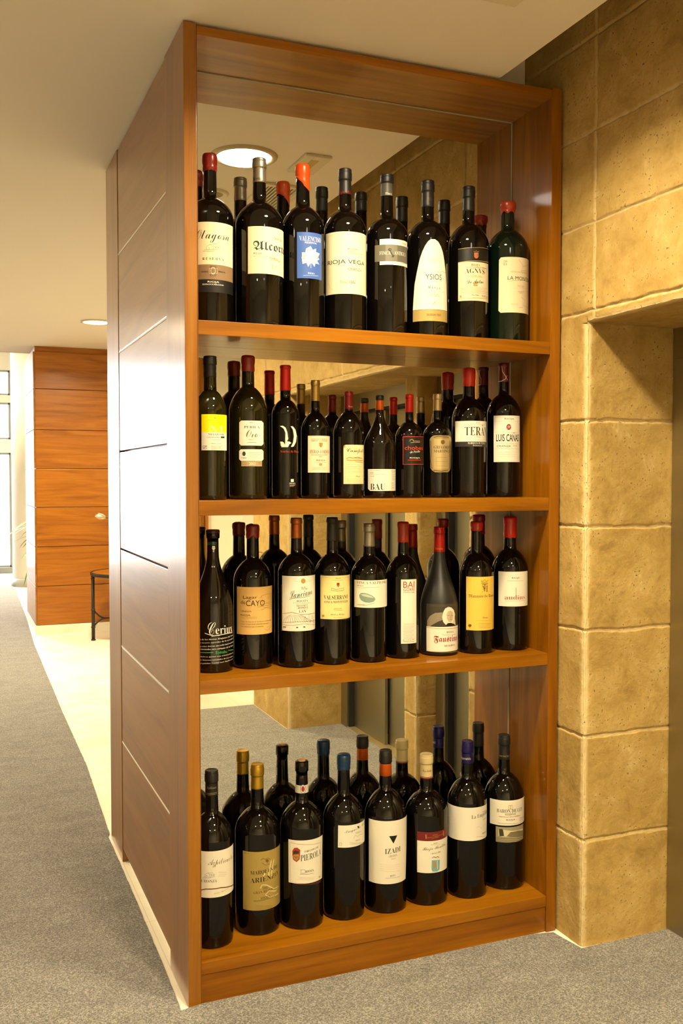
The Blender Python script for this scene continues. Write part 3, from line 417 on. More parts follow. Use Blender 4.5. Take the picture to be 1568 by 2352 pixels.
["luis",2,1.1811,0.1788,0.0601,-2.125,[0.471,0.46,0.404,0.36,0.287],[0.0195,0.0181],"foil","dark","maroonfoil","dark bottle with white-looped maroon capsule and white label with red seal",[["N","capsule_stripe"],["l",[[-1.565,0.4682],[-1.023,0.45],[-1.565,0.4287],[-1.565,0.4062],[-0.47,0.4062],[0.266,0.413],[0.667,0.4266]],0.0018,"pale"],["l",[[-0.44,0.4661],[-0.227,0.4399],[0.39,0.422],[0.77,0.4097]],0.0022,"pale"],["N","label"],["G",[[-0.592,1.18,0.2832],[-0.572,1.236,0.1219]],"whitelbl"],["L",[[-0.513,0.2787],[1.03,0.2793],[1.066,0.1267],[-0.495,0.1265],[-0.513,0.2787]],0.0005,"pale2"],["L",[[-0.511,0.2627],[1.064,0.2633]],0.0005,"pale2"],["T","RIOJA",0.359,0.2709,0.0352,0.0071,"gr","sans"],["P",[[0.448,0.2435],[0.438,0.2396],[0.407,0.2363],[0.361,0.234],[0.308,0.2332],[0.256,0.234],[0.212,0.2362],[0.182,0.2395],[0.172,0.2434],[0.181,0.2473],[0.21,0.2506],[0.253,0.2528],[0.306,0.2536],[0.359,0.2529],[0.405,0.2507],[0.437,0.2474]],"redd"],["T","LC",0.316,0.2434,0.012,0.0106,"w","script"],["L",[[-0.507,0.2254],[1.073,0.225]],0.0005,"pale2"],["T","LUIS CANAS",0.312,0.2062,0.0883,0.0248,"k","cond"],["L",[[0.568,0.2223],[0.715,0.2234]],0.0012,"k"],["L",[[-0.502,0.1862],[1.083,0.1857]],0.0005,"pale2"],["T","CRIANZA",0.026,0.1773,0.0478,0.0062,"gr","sans"],["T","2002",0.734,0.1785,0.0192,0.0044,"pale2","sans"],["L",[[-0.5,0.1684],[1.088,0.1679]],0.0005,"pale2"],["L",[[-0.307,0.1566],[0.898,0.1569]],0.0004,"pale2"],["L",[[-0.26,0.1491],[0.82,0.1493]],0.0004,"pale2"],["L",[[-0.305,0.1415],[0.748,0.1416]],0.0004,"pale2"]]],
["cerius",3,0.1212,0.159,0.062,-1.8251,[0.438,0.411,0.42,0.354,0.201],[0.0214,0.0178],"cerius","burg","waxbrown","slope-shouldered black bottle covered in white printed script with green lines",[["N","neck_print"],["l",[[-1.564,0.3989],[0.613,0.3996]],0.0008,"green"],["l",[[-1.564,0.396],[0.612,0.3967]],0.0006,"green"],["l",[[-1.564,0.3924],[0.611,0.3931]],0.0008,"green"],["l",[[-0.101,0.3866],[0.341,0.3864]],0.004,"pale"],["l",[[-0.142,0.3819],[0.382,0.3817]],0.004,"pale"],["l",[[-0.024,0.3775],[0.256,0.3774]],0.004,"pale"],["l",[[0.054,0.3731],[0.173,0.3702]],0.003,"pale"],["N","printed_text"],["T","C",-0.073,0.1383,0.0239,0.0377,"w","script"],["T","eriux",0.658,0.1335,0.0675,0.0252,"w","serif"],["L",[[-0.426,0.1241],[-0.197,0.1195],[0.032,0.1158],[0.324,0.1178],[0.728,0.1196],[1.201,0.119]],0.002,"pale"],["L",[[-0.082,0.1141],[0.089,0.1164],[0.324,0.1163]],0.001,"pale"],["T","do de las tierras Riojanas del Norte",0.284,0.1062,0.1318,0.0101,"w","serif",3],["T","res tesoros agrícolas de la actualidad",0.282,0.0962,0.1317,0.0086,"w","serif",3],["T","a a estas tierras un éxito internacional",0.28,0.0857,0.1316,0.0079,"w","serif",3],["T","fermentadas más antiguas de la Tierra",0.278,0.0753,0.1314,0.0086,"w","serif",2],["L",[[-0.783,0.0633],[0.006,0.0648]],0.0022,"green"],["L",[[0.822,0.0667],[1.337,0.0635]],0.0022,"green"],["T","Tostada",0.41,0.0645,0.0388,0.0094,"green","frak"],["T","rodelosa gama con extraordinaria",0.273,0.0523,0.1312,0.0072,"w","serif",2],["T","más famosas variedades de uva riojana",0.247,0.0422,0.1282,0.0072,"w","serif",2],["T","a el paladar, Ceriux nace ligado a esta",0.246,0.0325,0.1281,0.0079,"w","serif",3]]],
["lagar",3,0.2538,0.1699,0.0615,-1.8661,[0.452,0.43,0.407,0.342,0.271],[0.0222,0.0192],"wax","dark","waxred","dark bottle with lumpy dark red wax and square golden tan label with engraved house",[["N","label"],["G",[[-0.936,1.4,0.2588],[-0.95,1.369,0.1095]],"amber"],["T","Lagar",-0.147,0.2256,0.0458,0.0124,"k","sans"],["T","de",-0.524,0.211,0.0152,0.011,"k","sans"],["T","CAYO",0.141,0.2083,0.0605,0.0176,"k","sans"],["L",[[0.349,0.2223],[0.466,0.2311],[0.759,0.2344],[1.396,0.2316]],0.0007,"brown"],["L",[[0.466,0.23],[0.492,0.2145],[0.758,0.2087],[1.39,0.2056]],0.0007,"brown"],["L",[[0.864,0.2279],[0.883,0.2175]],0.0007,"brown"],["L",[[1.032,0.2283],[1.056,0.2163]],0.0007,"brown"],["L",[[0.604,0.2176],[0.618,0.2131]],0.0007,"brown"],["L",[[0.374,0.2186],[0.533,0.2069],[0.336,0.2004],[0.757,0.191],[0.464,0.1852]],0.0007,"brown"],["L",[[0.465,0.2036],[0.845,0.2052],[1.199,0.1971]],0.0007,"brown"],["L",[[0.212,0.1953],[0.603,0.1992],[1.277,0.1927]],0.0007,"brown"],["L",[[0.399,0.1873],[0.757,0.1928],[1.276,0.1853]],0.0007,"brown"],["T","CRIANZA",-0.354,0.1829,0.0346,0.0051,"gr","sans"],["T","RIOJA",-0.386,0.17,0.0326,0.0073,"brown","sansb"],["L",[[-0.636,0.164],[0.248,0.1648]],0.0004,"gr"],["L",[[-0.593,0.1605],[0.205,0.1612]],0.0004,"gr"],["T","Lagar de Cayo es un homenaje a nuestra tierra",0.278,0.1503,0.1127,0.0059,"gr","ital"],["T","uniendo al lagar donde elaboraban sus mejores",0.15,0.1424,0.0969,0.0059,"gr","ital"],["T","a los vencimientos que nos transmiten",-0.034,0.1345,0.0744,0.0059,"gr","ital"],["L",[[0.636,0.1255],[0.84,0.1174],[0.754,0.1302],[1.05,0.1315],[0.887,0.1199],[1.27,0.1344]],0.0006,"brown"]]],
["lanciano",3,0.3887,0.1353,0.0593,-1.9115,[0.472,0.454,0.407,0.357,0.294],[0.0194,0.0179],"foil","dark","copper","dark bottle with copper capsule and tall white label with black script and vineyard drawing",[["N","label"],["G",[[-0.854,1.551,0.291],[-0.862,1.551,0.1171]],"whitelbl2"],["P",[[0.507,0.2747],[0.488,0.2707],[0.437,0.2679],[0.37,0.267],[0.304,0.2683],[0.257,0.2713],[0.24,0.2754],[0.257,0.2794],[0.304,0.2823],[0.37,0.2832],[0.438,0.2819],[0.488,0.2788]],"goldl"],["L",[[-0.046,0.2742],[0.171,0.2748]],0.0006,"goldl"],["L",[[0.573,0.2737],[0.866,0.2732]],0.0006,"goldl"],["T","Viña",0.425,0.2529,0.022,0.0103,"k","script"],["T","Lanciano",0.31,0.2375,0.0784,0.0302,"k","script",8],["L",[[-0.398,0.2171],[-0.172,0.2211],[0.33,0.2236],[0.79,0.2269]],0.0009,"k"],["T","RIOJA",0.335,0.2123,0.0381,0.0066,"redb","serif"],["L",[[-0.185,0.2071],[0.865,0.2042]],0.0005,"gr"],["T","RESERVA",0.325,0.1979,0.0355,0.0044,"gr","serif"],["L",[[0.002,0.2021],[0.656,0.2002],[0.655,0.1862],[0.001,0.1881],[0.002,0.2021]],0.0005,"goldl"],["T","2001",0.33,0.1916,0.0331,0.0052,"gr","sans"],["T","LAN",0.33,0.1798,0.0243,0.0081,"redd","serif"],["L",[[-0.821,0.1702],[-0.236,0.1769],[0.264,0.17],[1.477,0.1683]],0.0009,"brown"],["L",[[-0.822,0.1423],[-0.652,0.1555],[-0.366,0.1685]],0.0005,"brown"],["L",[[-0.637,0.1434],[-0.532,0.1572],[-0.313,0.1686]],0.0005,"brown"],["L",[[-0.475,0.1441],[-0.42,0.1587],[-0.262,0.1687]],0.0005,"brown"],["L",[[-0.327,0.1446],[-0.314,0.1568],[-0.211,0.1688]],0.0005,"brown"],["L",[[-0.186,0.1448],[-0.211,0.1581],[-0.16,0.1688]],0.0005,"brown"],["L",[[-0.049,0.1449],[-0.111,0.1593],[-0.11,0.1689]],0.0005,"brown"],["L",[[0.087,0.1449],[-0.012,0.1571],[-0.061,0.1689]],0.0005,"brown"],["L",[[0.225,0.1446],[0.087,0.1581],[-0.011,0.1689]],0.0005,"brown"],["L",[[0.368,0.1442],[0.187,0.1591],[0.038,0.1689]],0.0005,"brown"],["L",[[0.519,0.1436],[0.289,0.1566],[0.088,0.1688]],0.0005,"brown"],["L",[[0.687,0.1426],[0.395,0.1574],[0.137,0.1688]],0.0005,"brown"],["L",[[0.883,0.1413],[0.505,0.158],[0.188,0.1687]],0.0005,"brown"],["L",[[1.153,0.1392],[0.624,0.1552],[0.238,0.1686]],0.0005,"brown"],["L",[[-0.822,0.1423],[0.013,0.1475],[1.474,0.1458]],0.0008,"brown"],["L",[[-0.804,0.1362],[-0.301,0.1354],[0.394,0.14],[1.265,0.1319]],0.0007,"brown"],["L",[[0.395,0.1496],[0.463,0.1641],[0.571,0.1451],[0.687,0.1649],[0.789,0.142],[0.969,0.1649],[1.17,0.1372]],0.0012,"brown"],["L",[[-0.778,0.1289],[-0.577,0.1293]],0.0025,"navy"],["L",[[-0.018,0.1298],[0.087,0.1294]],0.0025,"navy"],["L",[[0.361,0.1305],[0.477,0.1297]],0.0025,"navy"]]],
["valserrano",3,0.5123,0.1363,0.0575,-1.9488,[0.472,0.455,0.396,0.352,0.288],[0.0191,0.0181],"foil","dark","blackfoil","dark bottle with matt black capsule and pale yellow label with small red crest",[["N","label"],["G",[[-0.709,1.552,0.2871],[-0.71,1.552,0.1475]],"paley"],["L",[[-0.642,0.2819],[1.281,0.2788],[1.288,0.1445],[-0.643,0.1489],[-0.642,0.2819]],0.0006,"goldl"],["T","RIOJA",0.348,0.2786,0.0176,0.0037,"gr","serif"],["L",[[0.006,0.2733],[0.674,0.2727]],0.0005,"gr"],["P",[[0.255,0.2642],[0.421,0.2638],[0.407,0.2556],[0.337,0.2505],[0.269,0.2559]],"redd"],["P",[[0.282,0.2581],[0.385,0.2579],[0.337,0.2528]],"orange"],["L",[[-0.052,0.2487],[0.071,0.2457],[0.235,0.2432],[0.442,0.245],[0.709,0.2471]],0.0014,"tan"],["L",[[-0.052,0.2412],[0.235,0.238],[0.709,0.2395]],0.0014,"tan"],["L",[[-0.026,0.2479],[-0.039,0.2397]],0.001,"tan"],["L",[[0.674,0.2465],[0.692,0.2389]],0.001,"tan"],["T","VALSERRANO",0.285,0.2179,0.0871,0.0135,"k","serif"],["T","FINCA MONTEVIEJO",0.3,0.2025,0.0854,0.0082,"k","serif"],["T","CRIANZA 2003",0.311,0.1817,0.0254,0.003,"redo","sans"],["L",[[0.071,0.1776],[0.594,0.1762]],0.0005,"gr"],["T","Viñedos y Bodegas",0.327,0.1622,0.0481,0.0075,"k","script"],["L",[[0.071,0.1528],[0.594,0.1514]],0.0006,"gr"],["P",[[-0.594,0.1612],[-0.444,0.1618],[-0.444,0.1551],[-0.594,0.1544]],"goldl"]]],
["valpiedra",3,0.6383,0.1266,0.0596,-1.987,[0.45,0.424,0.375,0.342,0.275],[0.0205,0.0193],"foil","dark","silver","dark bottle with silver capsule and white label with a grey-green oval stone",[["N","label"],["G",[[-0.905,1.469,0.2685],[-0.902,1.536,0.1794]],"whitelbl2"],["T","FINCA VALPIEDRA",0.284,0.2606,0.1152,0.0083,"gr","serif"],["T","RIOJA",-0.491,0.2507,0.0228,0.005,"gr","serif"],["L",[[-0.682,0.2433],[0.609,0.2463]],0.0005,"gr"],["P",[[-0.544,0.2205],[-0.449,0.2263],[-0.263,0.2281],[-0.052,0.225],[0.156,0.22],[0.321,0.2123],[0.366,0.206],[0.264,0.1991],[0.018,0.196],[-0.227,0.1974],[-0.433,0.2035],[-0.528,0.2115]],"stoneg"],["P",[[-0.48,0.2216],[-0.263,0.2251],[-0.052,0.2221],[0.157,0.2167],[0.263,0.2116],[-0.017,0.2134],[-0.299,0.2172]],"stonel"],["L",[[-0.568,0.1897],[-0.156,0.1876],[0.336,0.1957]],0.003,"stonel"],["T","Reserva 1997",-0.454,0.1885,0.0271,0.0033,"gr","sans"]]],
["baigorri",3,0.7701,0.1421,0.0563,-2.0225,[0.453,0.432,0.384,0.338,0.273],[0.0201,0.018],"wax","dark","waxbrick","dark bottle with brick red wax top and very narrow tall white label",[["N","label"],["G",[[-0.112,0.91,0.2641],[-0.102,0.931,0.051]],"whitelbl2"],["T","BAI",0.378,0.2471,0.0399,0.0203,"redb","sans"],["T","GORRI",0.379,0.2302,0.04,0.0102,"redb","sans"],["T","CRIANZA 2003",0.379,0.2209,0.04,0.0034,"gr","sans"],["T","TEMPRANILLO",0.368,0.1157,0.0398,0.0034,"pale2","sans"],["L",[[0.015,0.11],[0.722,0.1082]],0.0005,"gr"],["L",[[0.06,0.1055],[0.654,0.104]],0.0005,"gr"],["L",[[0.015,0.101],[0.589,0.0998]],0.0005,"gr"],["L",[[0.061,0.0964],[0.724,0.0946]],0.0005,"gr"],["L",[[0.016,0.0919],[0.655,0.0904]],0.0005,"gr"],["L",[[0.061,0.0874],[0.59,0.0862]],0.0005,"gr"],["L",[[0.016,0.0828],[0.725,0.0809]],0.0005,"gr"],["L",[[0.061,0.0783],[0.656,0.0767]],0.0005,"gr"],["L",[[0.017,0.0738],[0.591,0.0725]],0.0005,"gr"],["L",[[0.062,0.0693],[0.726,0.0673]],0.0005,"gr"],["T","R I O J A",0.362,0.0625,0.0388,0.0043,"gr","sans"],["L",[[0.018,0.0582],[0.706,0.0563]],0.0008,"gr"]]],
["faustino",3,0.9086,0.1448,0.0645,-2.06,[0.433,0.411,0.348,0.337,0.168],[0.0204,0.0191],"foil","burgm","redfoil2","matt black slope-shouldered bottle with red capsule and portrait picture over a white label",[["N","neck_band"],["t","Faustino",-0.024,0.3599,0.0255,0.007,"goldl","serif"],["N","label"],["G",[[-0.705,1.551,0.176],[-0.7,1.551,0.0994]],"photo"],["G",[[-0.7,1.551,0.0994],[-0.693,1.551,0.0157]],"whitelbl2"],["L",[[-0.699,0.0955],[1.551,0.0906]],0.0016,"gold"],["L",[[-0.694,0.0157],[1.551,0.0107]],0.001,"gold"],["P",[[-0.649,0.1183],[-0.491,0.1344],[-0.208,0.1463],[0.191,0.1489],[0.26,0.1251],[-0.073,0.1165],[-0.489,0.0998],[-0.648,0.0989]],"photol"],["P",[[0.22,0.1166],[0.165,0.1339],[0.231,0.151],[0.327,0.1616],[0.508,0.1667],[0.695,0.1634],[0.866,0.1547],[0.98,0.1392],[0.935,0.1221],[0.81,0.1143],[1.037,0.1014],[0.632,0.1045],[0.388,0.1042]],"wig"],["P",[[0.399,0.1412],[0.472,0.1514],[0.628,0.1533],[0.787,0.1482],[0.827,0.1359],[0.79,0.1231],[0.665,0.1143],[0.535,0.1158],[0.43,0.1256]],"skinp"],["P",[[0.475,0.1117],[0.665,0.1117],[0.915,0.1067],[1.065,0.0986],[0.331,0.1026]],"photod"],["L",[[0.488,0.1375],[0.565,0.1381]],0.0012,"photod"],["L",[[0.68,0.1375],[0.77,0.1362]],0.0012,"photod"],["L",[[0.629,0.1361],[0.664,0.129],[0.614,0.1284]],0.0007,"photod"],["L",[[0.566,0.1234],[0.716,0.1227]],0.001,"photod"],["T","RIOJA",0.629,0.0809,0.029,0.0069,"gr","serif"],["L",[[0.142,0.0735],[1.041,0.0701]],0.0006,"gr"],["T","Faustino I",0.646,0.057,0.1166,0.025,"redd","frakb"],["T","RESERVA",0.632,0.0356,0.0436,0.0061,"k","serif"]]],
["tomares",3,1.0445,0.1272,0.0597,-2.0984,[0.45,0.431,0.417,0.34,0.268],[0.022,0.0189],"wax","dark","waxred3","dark bottle with short bright red wax ring and long golden yellow label with crown monogram",[["N","label"],["G",[[-0.611,1.367,0.2639],[-0.592,1.553,0.081]],"yellowl"],["L",[[0.298,0.2456],[0.275,0.2535],[0.374,0.2481],[0.484,0.2549],[0.595,0.2476],[0.723,0.2525],[0.686,0.2448],[0.298,0.2456]],0.0016,"goldd"],["L",[[0.291,0.2404],[0.705,0.2395]],0.002,"goldd"],["T","M",0.508,0.2231,0.0239,0.0218,"goldd","serif"],["T","T",0.5,0.2305,0.0158,0.0174,"goldd","serif"],["T","Marques de Tomares",0.546,0.1973,0.1201,0.0131,"goldd","frak"],["L",[[0.235,0.203],[0.287,0.2056]],0.0008,"goldd"],["T","Rioja",0.532,0.124,0.0202,0.007,"goldd","frak"],["L",[[-0.004,0.1158],[0.965,0.1131]],0.0004,"goldd"],["L",[[0.127,0.1063],[0.966,0.1034]],0.0005,"goldd"],["L",[[0.171,0.1014],[0.882,0.099]],0.0005,"goldd"],["L",[[0.128,0.0964],[0.805,0.0945]],0.0005,"goldd"],["L",[[0.172,0.0915],[0.969,0.0885]],0.0005,"goldd"],["P",[[-0.25,0.0978],[-0.27,0.0949],[-0.322,0.0929],[-0.389,0.0926],[-0.445,0.0941],[-0.467,0.0968],[-0.446,0.0997],[-0.39,0.1018],[-0.323,0.1021],[-0.27,0.1005]],"goldd"],["L",[[-0.356,0.0943],[-0.355,0.0886]],0.0014,"goldd"]]],
["audius",3,1.1869,0.1409,0.0636,-2.1323,[0.464,0.439,0.39,0.348,0.275],[0.0242,0.022],"wax","dark","waxred3","dark bottle with tall red top and squarish white label beside the right side",[["N","label"],["G",[[-0.651,1.285,0.2752],[-0.636,1.344,0.1546]],"whitelbl2"],["T","RIOJA",0.338,0.253,0.0279,0.0071,"k","sans"],["L",[[-0.135,0.243],[0.808,0.2429]],0.0005,"gr"],["T","audius",0.344,0.1861,0.0771,0.0151,"redb","serif"],["L",[[0.347,0.2193],[0.351,0.1856]],0.0014,"redb"],["T","VENDIMIA SELECCIONADA",0.346,0.1737,0.0772,0.0027,"pale2","sans"]]],
["azpilicueta",4,0.1067,0.1322,0.0657,-1.8227,[0.537,0.501,0.459,0.404,0.319],[0.0215,0.0201],"foil","dark","blackfoil","large black-capped bottle with white label crossed by a thin brown line",[["N","neck_band"],["t","Azpilicueta",0.003,0.4854,0.0338,0.0095,"gold","ital"],["l",[[-1.564,0.4684],[0.996,0.4703]],0.001,"gold"],["l",[[-1.564,0.464],[0.994,0.4659]],0.001,"gold"],["N","label"],["G",[[-1.549,1.547,0.3052],[-1.548,1.547,0.1614]],"whitelbl2"],["T","Azpilicueta",0.534,0.2677,0.0934,0.0253,"brown","script"],["L",[[-0.332,0.2263],[-0.332,0.2331],[-0.206,0.239],[-0.104,0.2344],[-0.105,0.2268]],0.0006,"gr"],["L",[[-0.206,0.239],[0.017,0.2395],[0.118,0.2335],[-0.104,0.2344]],0.0006,"gr"],["L",[[0.118,0.2335],[0.117,0.2265],[-0.419,0.2252]],0.0006,"gr"],["L",[[-0.269,0.2271],[-0.269,0.2315],[-0.227,0.2316],[-0.227,0.2273]],0.0005,"gr"],["L",[[-0.044,0.2316],[0.004,0.2314]],0.0012,"gr"],["L",[[0.037,0.2313],[0.085,0.231]],0.0012,"gr"],["L",[[-0.464,0.2226],[-0.207,0.223],[-0.044,0.2245]],0.0005,"gr"],["L",[[0.283,0.2389],[0.758,0.2311]],0.0004,"gr"],["L",[[0.317,0.2328],[0.706,0.2264]],0.0004,"gr"],["L",[[0.282,0.2274],[0.656,0.2215]],0.0004,"gr"],["T","CRIANZA",-0.141,0.2135,0.0474,0.008,"gr","serif"],["L",[[-1.548,0.1637],[-0.293,0.1889],[0.424,0.1892],[1.548,0.1737]],0.0028,"brown2"],["T","Bodegas Azpilicueta",0.462,0.1762,0.0507,0.0087,"goldl","script",6]]],
["arienzo",4,0.2653,0.1663,0.0718,-1.8701,[0.529,0.493,0.451,0.391,0.313],[0.0222,0.0207],"foil","dark","goldfoil2","large bottle with bright gold capsule and tall old-gold label in black capitals",[["N","label"],["G",[[-0.687,1.547,0.2698],[-0.685,1.517,0.0825]],"goldlbl"],["P",[[0.515,0.2371],[0.499,0.2343],[0.458,0.2331],[0.41,0.2338],[0.371,0.2362],[0.356,0.2394],[0.371,0.2423],[0.41,0.2437],[0.459,0.243],[0.499,0.2405]],"goldd"],["L",[[0.151,0.244],[0.244,0.2481],[0.351,0.244],[0.463,0.2469],[0.594,0.2395]],0.0016,"goldd"],["L",[[0.192,0.2344],[0.35,0.2254],[0.55,0.2261],[0.406,0.2321]],0.0014,"goldd"],["T","M",0.576,0.2113,0.0464,0.0523,"palegold","script"],["T","MARQUES DE",0.373,0.2046,0.0988,0.0194,"k","serif",4],["T","ARIENZO",0.372,0.1822,0.0988,0.0209,"k","serif",5],["T","1995",0.345,0.152,0.018,0.0082,"brown","serif"],["T","GRAN RESERVA",0.362,0.142,0.0779,0.0112,"brown","serif",4],["L",[[0.127,0.153],[0.189,0.1637],[0.403,0.1612],[0.778,0.1427],[1.154,0.1402],[0.939,0.1311],[0.517,0.1407],[0.347,0.1303],[0.577,0.119],[1.153,0.1175]],0.003,"palegold"],["T","RIOJA",0.363,0.1216,0.0326,0.0105,"brown","serif",4],["T","Denominación de Origen Calificada",0.363,0.1155,0.0752,0.0075,"k","serif",4],["L",[[-0.095,0.1008],[0.776,0.0894]],0.0004,"brown"],["L",[[-0.064,0.0963],[0.726,0.0861]],0.0004,"brown"],["L",[[-0.095,0.0918],[0.678,0.0827]],0.0004,"brown"],["L",[[-0.064,0.0874],[0.776,0.0759]],0.0004,"brown"],["L",[[-0.619,0.0948],[-0.474,0.0969]],0.0004,"brown"],["L",[[-0.581,0.0929],[-0.515,0.0938]],0.0004,"brown"],["L",[[-0.619,0.0897],[-0.557,0.0907]],0.0004,"brown"],["L",[[-0.582,0.0878],[-0.475,0.0893]],0.0004,"brown"],["L",[[-0.619,0.0846],[-0.516,0.0862]],0.0004,"brown"],["L",[[-0.582,0.0827],[-0.558,0.0831]],0.0004,"brown"],["T","75 cl",-0.499,0.2641,0.0159,0.0037,"brown","sans"]]],
["pierola",4,0.4109,0.1494,0.0702,-1.9167,[0.531,0.493,0.489,0.396,0.317],[0.0219,0.0206],"bare","dark","cork","large bottle with bare corked lip, paper neck band and white crest label",[["N","neck_band"],["g",[[-1.563,1.563,0.4517],[-1.563,1.563,0.4262]],"whitelbl2"],["p",[[0.671,0.4387],[0.629,0.4333],[0.518,0.429],[0.363,0.4264],[0.192,0.4257],[0.026,0.4269],[-0.113,0.4301],[-0.208,0.4347],[-0.241,0.4402],[-0.207,0.4458],[-0.112,0.4505],[0.027,0.4537],[0.193,0.4546],[0.364,0.4531],[0.519,0.4495],[0.63,0.4444]],"whitelbl"],["l",[[-0.222,0.4402],[-0.131,0.451],[0.193,0.4546],[0.561,0.449],[0.671,0.4387],[0.518,0.4286],[0.192,0.4257],[-0.114,0.4296],[-0.222,0.4402]],0.0012,"blue"],["p",[[0.458,0.4395],[0.42,0.435],[0.322,0.432],[0.192,0.431],[0.065,0.4324],[-0.026,0.4357],[-0.06,0.4403],[-0.026,0.4449],[0.066,0.4482],[0.193,0.4493],[0.322,0.4478],[0.421,0.4442]],"redb"],["N","label"],["G",[[-0.655,1.228,0.2907],[-0.646,1.164,0.1512]],"whitelbl2"],["L",[[-0.577,0.2822],[1.064,0.2711],[1.063,0.1406],[-0.58,0.1528],[-0.577,0.2822]],0.0006,"redb"],["L",[[-0.539,0.2804],[0.999,0.2704],[0.998,0.1446],[-0.542,0.1557],[-0.539,0.2804]],0.0005,"pale2"],["P",[[-0.443,0.2563],[-0.35,0.2658],[-0.201,0.2675],[-0.068,0.2603],[-0.089,0.249],[-0.1,0.2302],[-0.24,0.2206],[-0.408,0.2276],[-0.443,0.2431]],"redb"],["P",[[-0.408,0.2529],[-0.284,0.2588],[-0.132,0.2557],[-0.143,0.2489],[-0.385,0.2459]],"dgreen"],["P",[[-0.396,0.2428],[-0.132,0.2459],[-0.154,0.2316],[-0.251,0.2251],[-0.374,0.2302]],"goldl"],["L",[[-0.34,0.2403],[-0.273,0.2332]],0.0018,"dgreen"],["L",[[-0.218,0.2411],[-0.24,0.2319]],0.0018,"dgreen"],["T","FERNANDEZ DE",0.477,0.2576,0.0504,0.0098,"gr","serif",7],["T","PIEROLA",0.481,0.2381,0.0756,0.0257,"dgreen","serifc",7],["L",[[0.252,0.2532],[0.296,0.2558]],0.0012,"dgreen"],["L",[[-0.042,0.1963],[0.143,0.1958],[0.143,0.1853],[-0.043,0.1858],[-0.042,0.1963]],0.0008,"gr"],["T","RIOJA",0.36,0.1899,0.0289,0.0098,"gr","serif",4],["L",[[-0.08,0.1827],[0.579,0.1803]],0.0008,"gr"],["L",[[-0.203,0.174],[0.672,0.1672]],0.0004,"pale2"],["L",[[-0.171,0.17],[0.625,0.164]],0.0004,"pale2"],["L",[[-0.203,0.1657],[0.579,0.1606]],0.0004,"pale2"],["T","5L",0.944,0.161,0.0105,0.0053,"gr","sans"]]],
["vitoria",4,0.5605,0.1553,0.0687,-1.9607,[0.532,0.494,0.479,0.399,0.315],[0.0233,0.0203],"wax","dark","waxblue","large bottle sealed in dark blue wax with small white handwritten-style label",[["N","label"],["G",[[-0.263,1.548,0.3157],[-0.274,1.548,0.2427]],"whitelbl2"],["T","Marques de Vitoria",0.799,0.2998,0.103,0.0208,"k","script",8],["P",[[0.705,0.3079],[0.814,0.3068],[0.814,0.299],[0.735,0.3004]],"k"],["T","RESERVA",0.793,0.2862,0.0256,0.0054,"pale2","sans"],["L",[[0.502,0.2707],[0.58,0.2805],[0.721,0.2733],[0.883,0.2768],[1.092,0.2735]],0.0006,"k"],["T","RIOJA",0.745,0.2607,0.019,0.0039,"gr","serif"],["L",[[0.274,0.2599],[1.243,0.2431]],0.0004,"gr"],["L",[[0.309,0.2566],[1.132,0.2426]],0.0004,"gr"],["L",[[0.274,0.2538],[1.045,0.2416]],0.0004,"gr"],["L",[[-0.195,0.2588],[-0.094,0.2592],[-0.094,0.2507],[-0.194,0.2504],[-0.195,0.2588]],0.0006,"gr"]]],
["izadi",4,0.7111,0.1507,0.0712,-2.0047,[0.529,0.489,0.445,0.399,0.306],[0.0221,0.0209],"foil2","dark","blackfoil","large bottle with black and orange capsule and big plain white label with black triangle",[["N","label"],["G",[[-0.885,1.548,0.3116],[-0.877,1.243,0.1007]],"whitelbl2"],["P",[[0.17,0.2615],[0.582,0.2614],[0.381,0.2354]],"k"],["T","IZADI",0.376,0.2122,0.0561,0.0197,"k","serif",4],["T","CRIANZA",0.366,0.1945,0.0292,0.0086,"gr","serif",4],["T","2002",0.38,0.1849,0.0174,0.0051,"pale2","sans"],["L",[[-0.257,0.1671],[0.723,0.1621]],0.0004,"pale2"],["L",[[-0.22,0.1603],[0.668,0.1559]],0.0004,"pale2"],["L",[[-0.257,0.1528],[0.616,0.1495]],0.0004,"pale2"],["L",[[-0.22,0.146],[0.724,0.1405]],0.0004,"pale2"],["T","RIOJA",0.357,0.1281,0.0191,0.0077,"gr","serif",4],["L",[[-0.016,0.1213],[0.741,0.1204]],0.0006,"gr"]]],
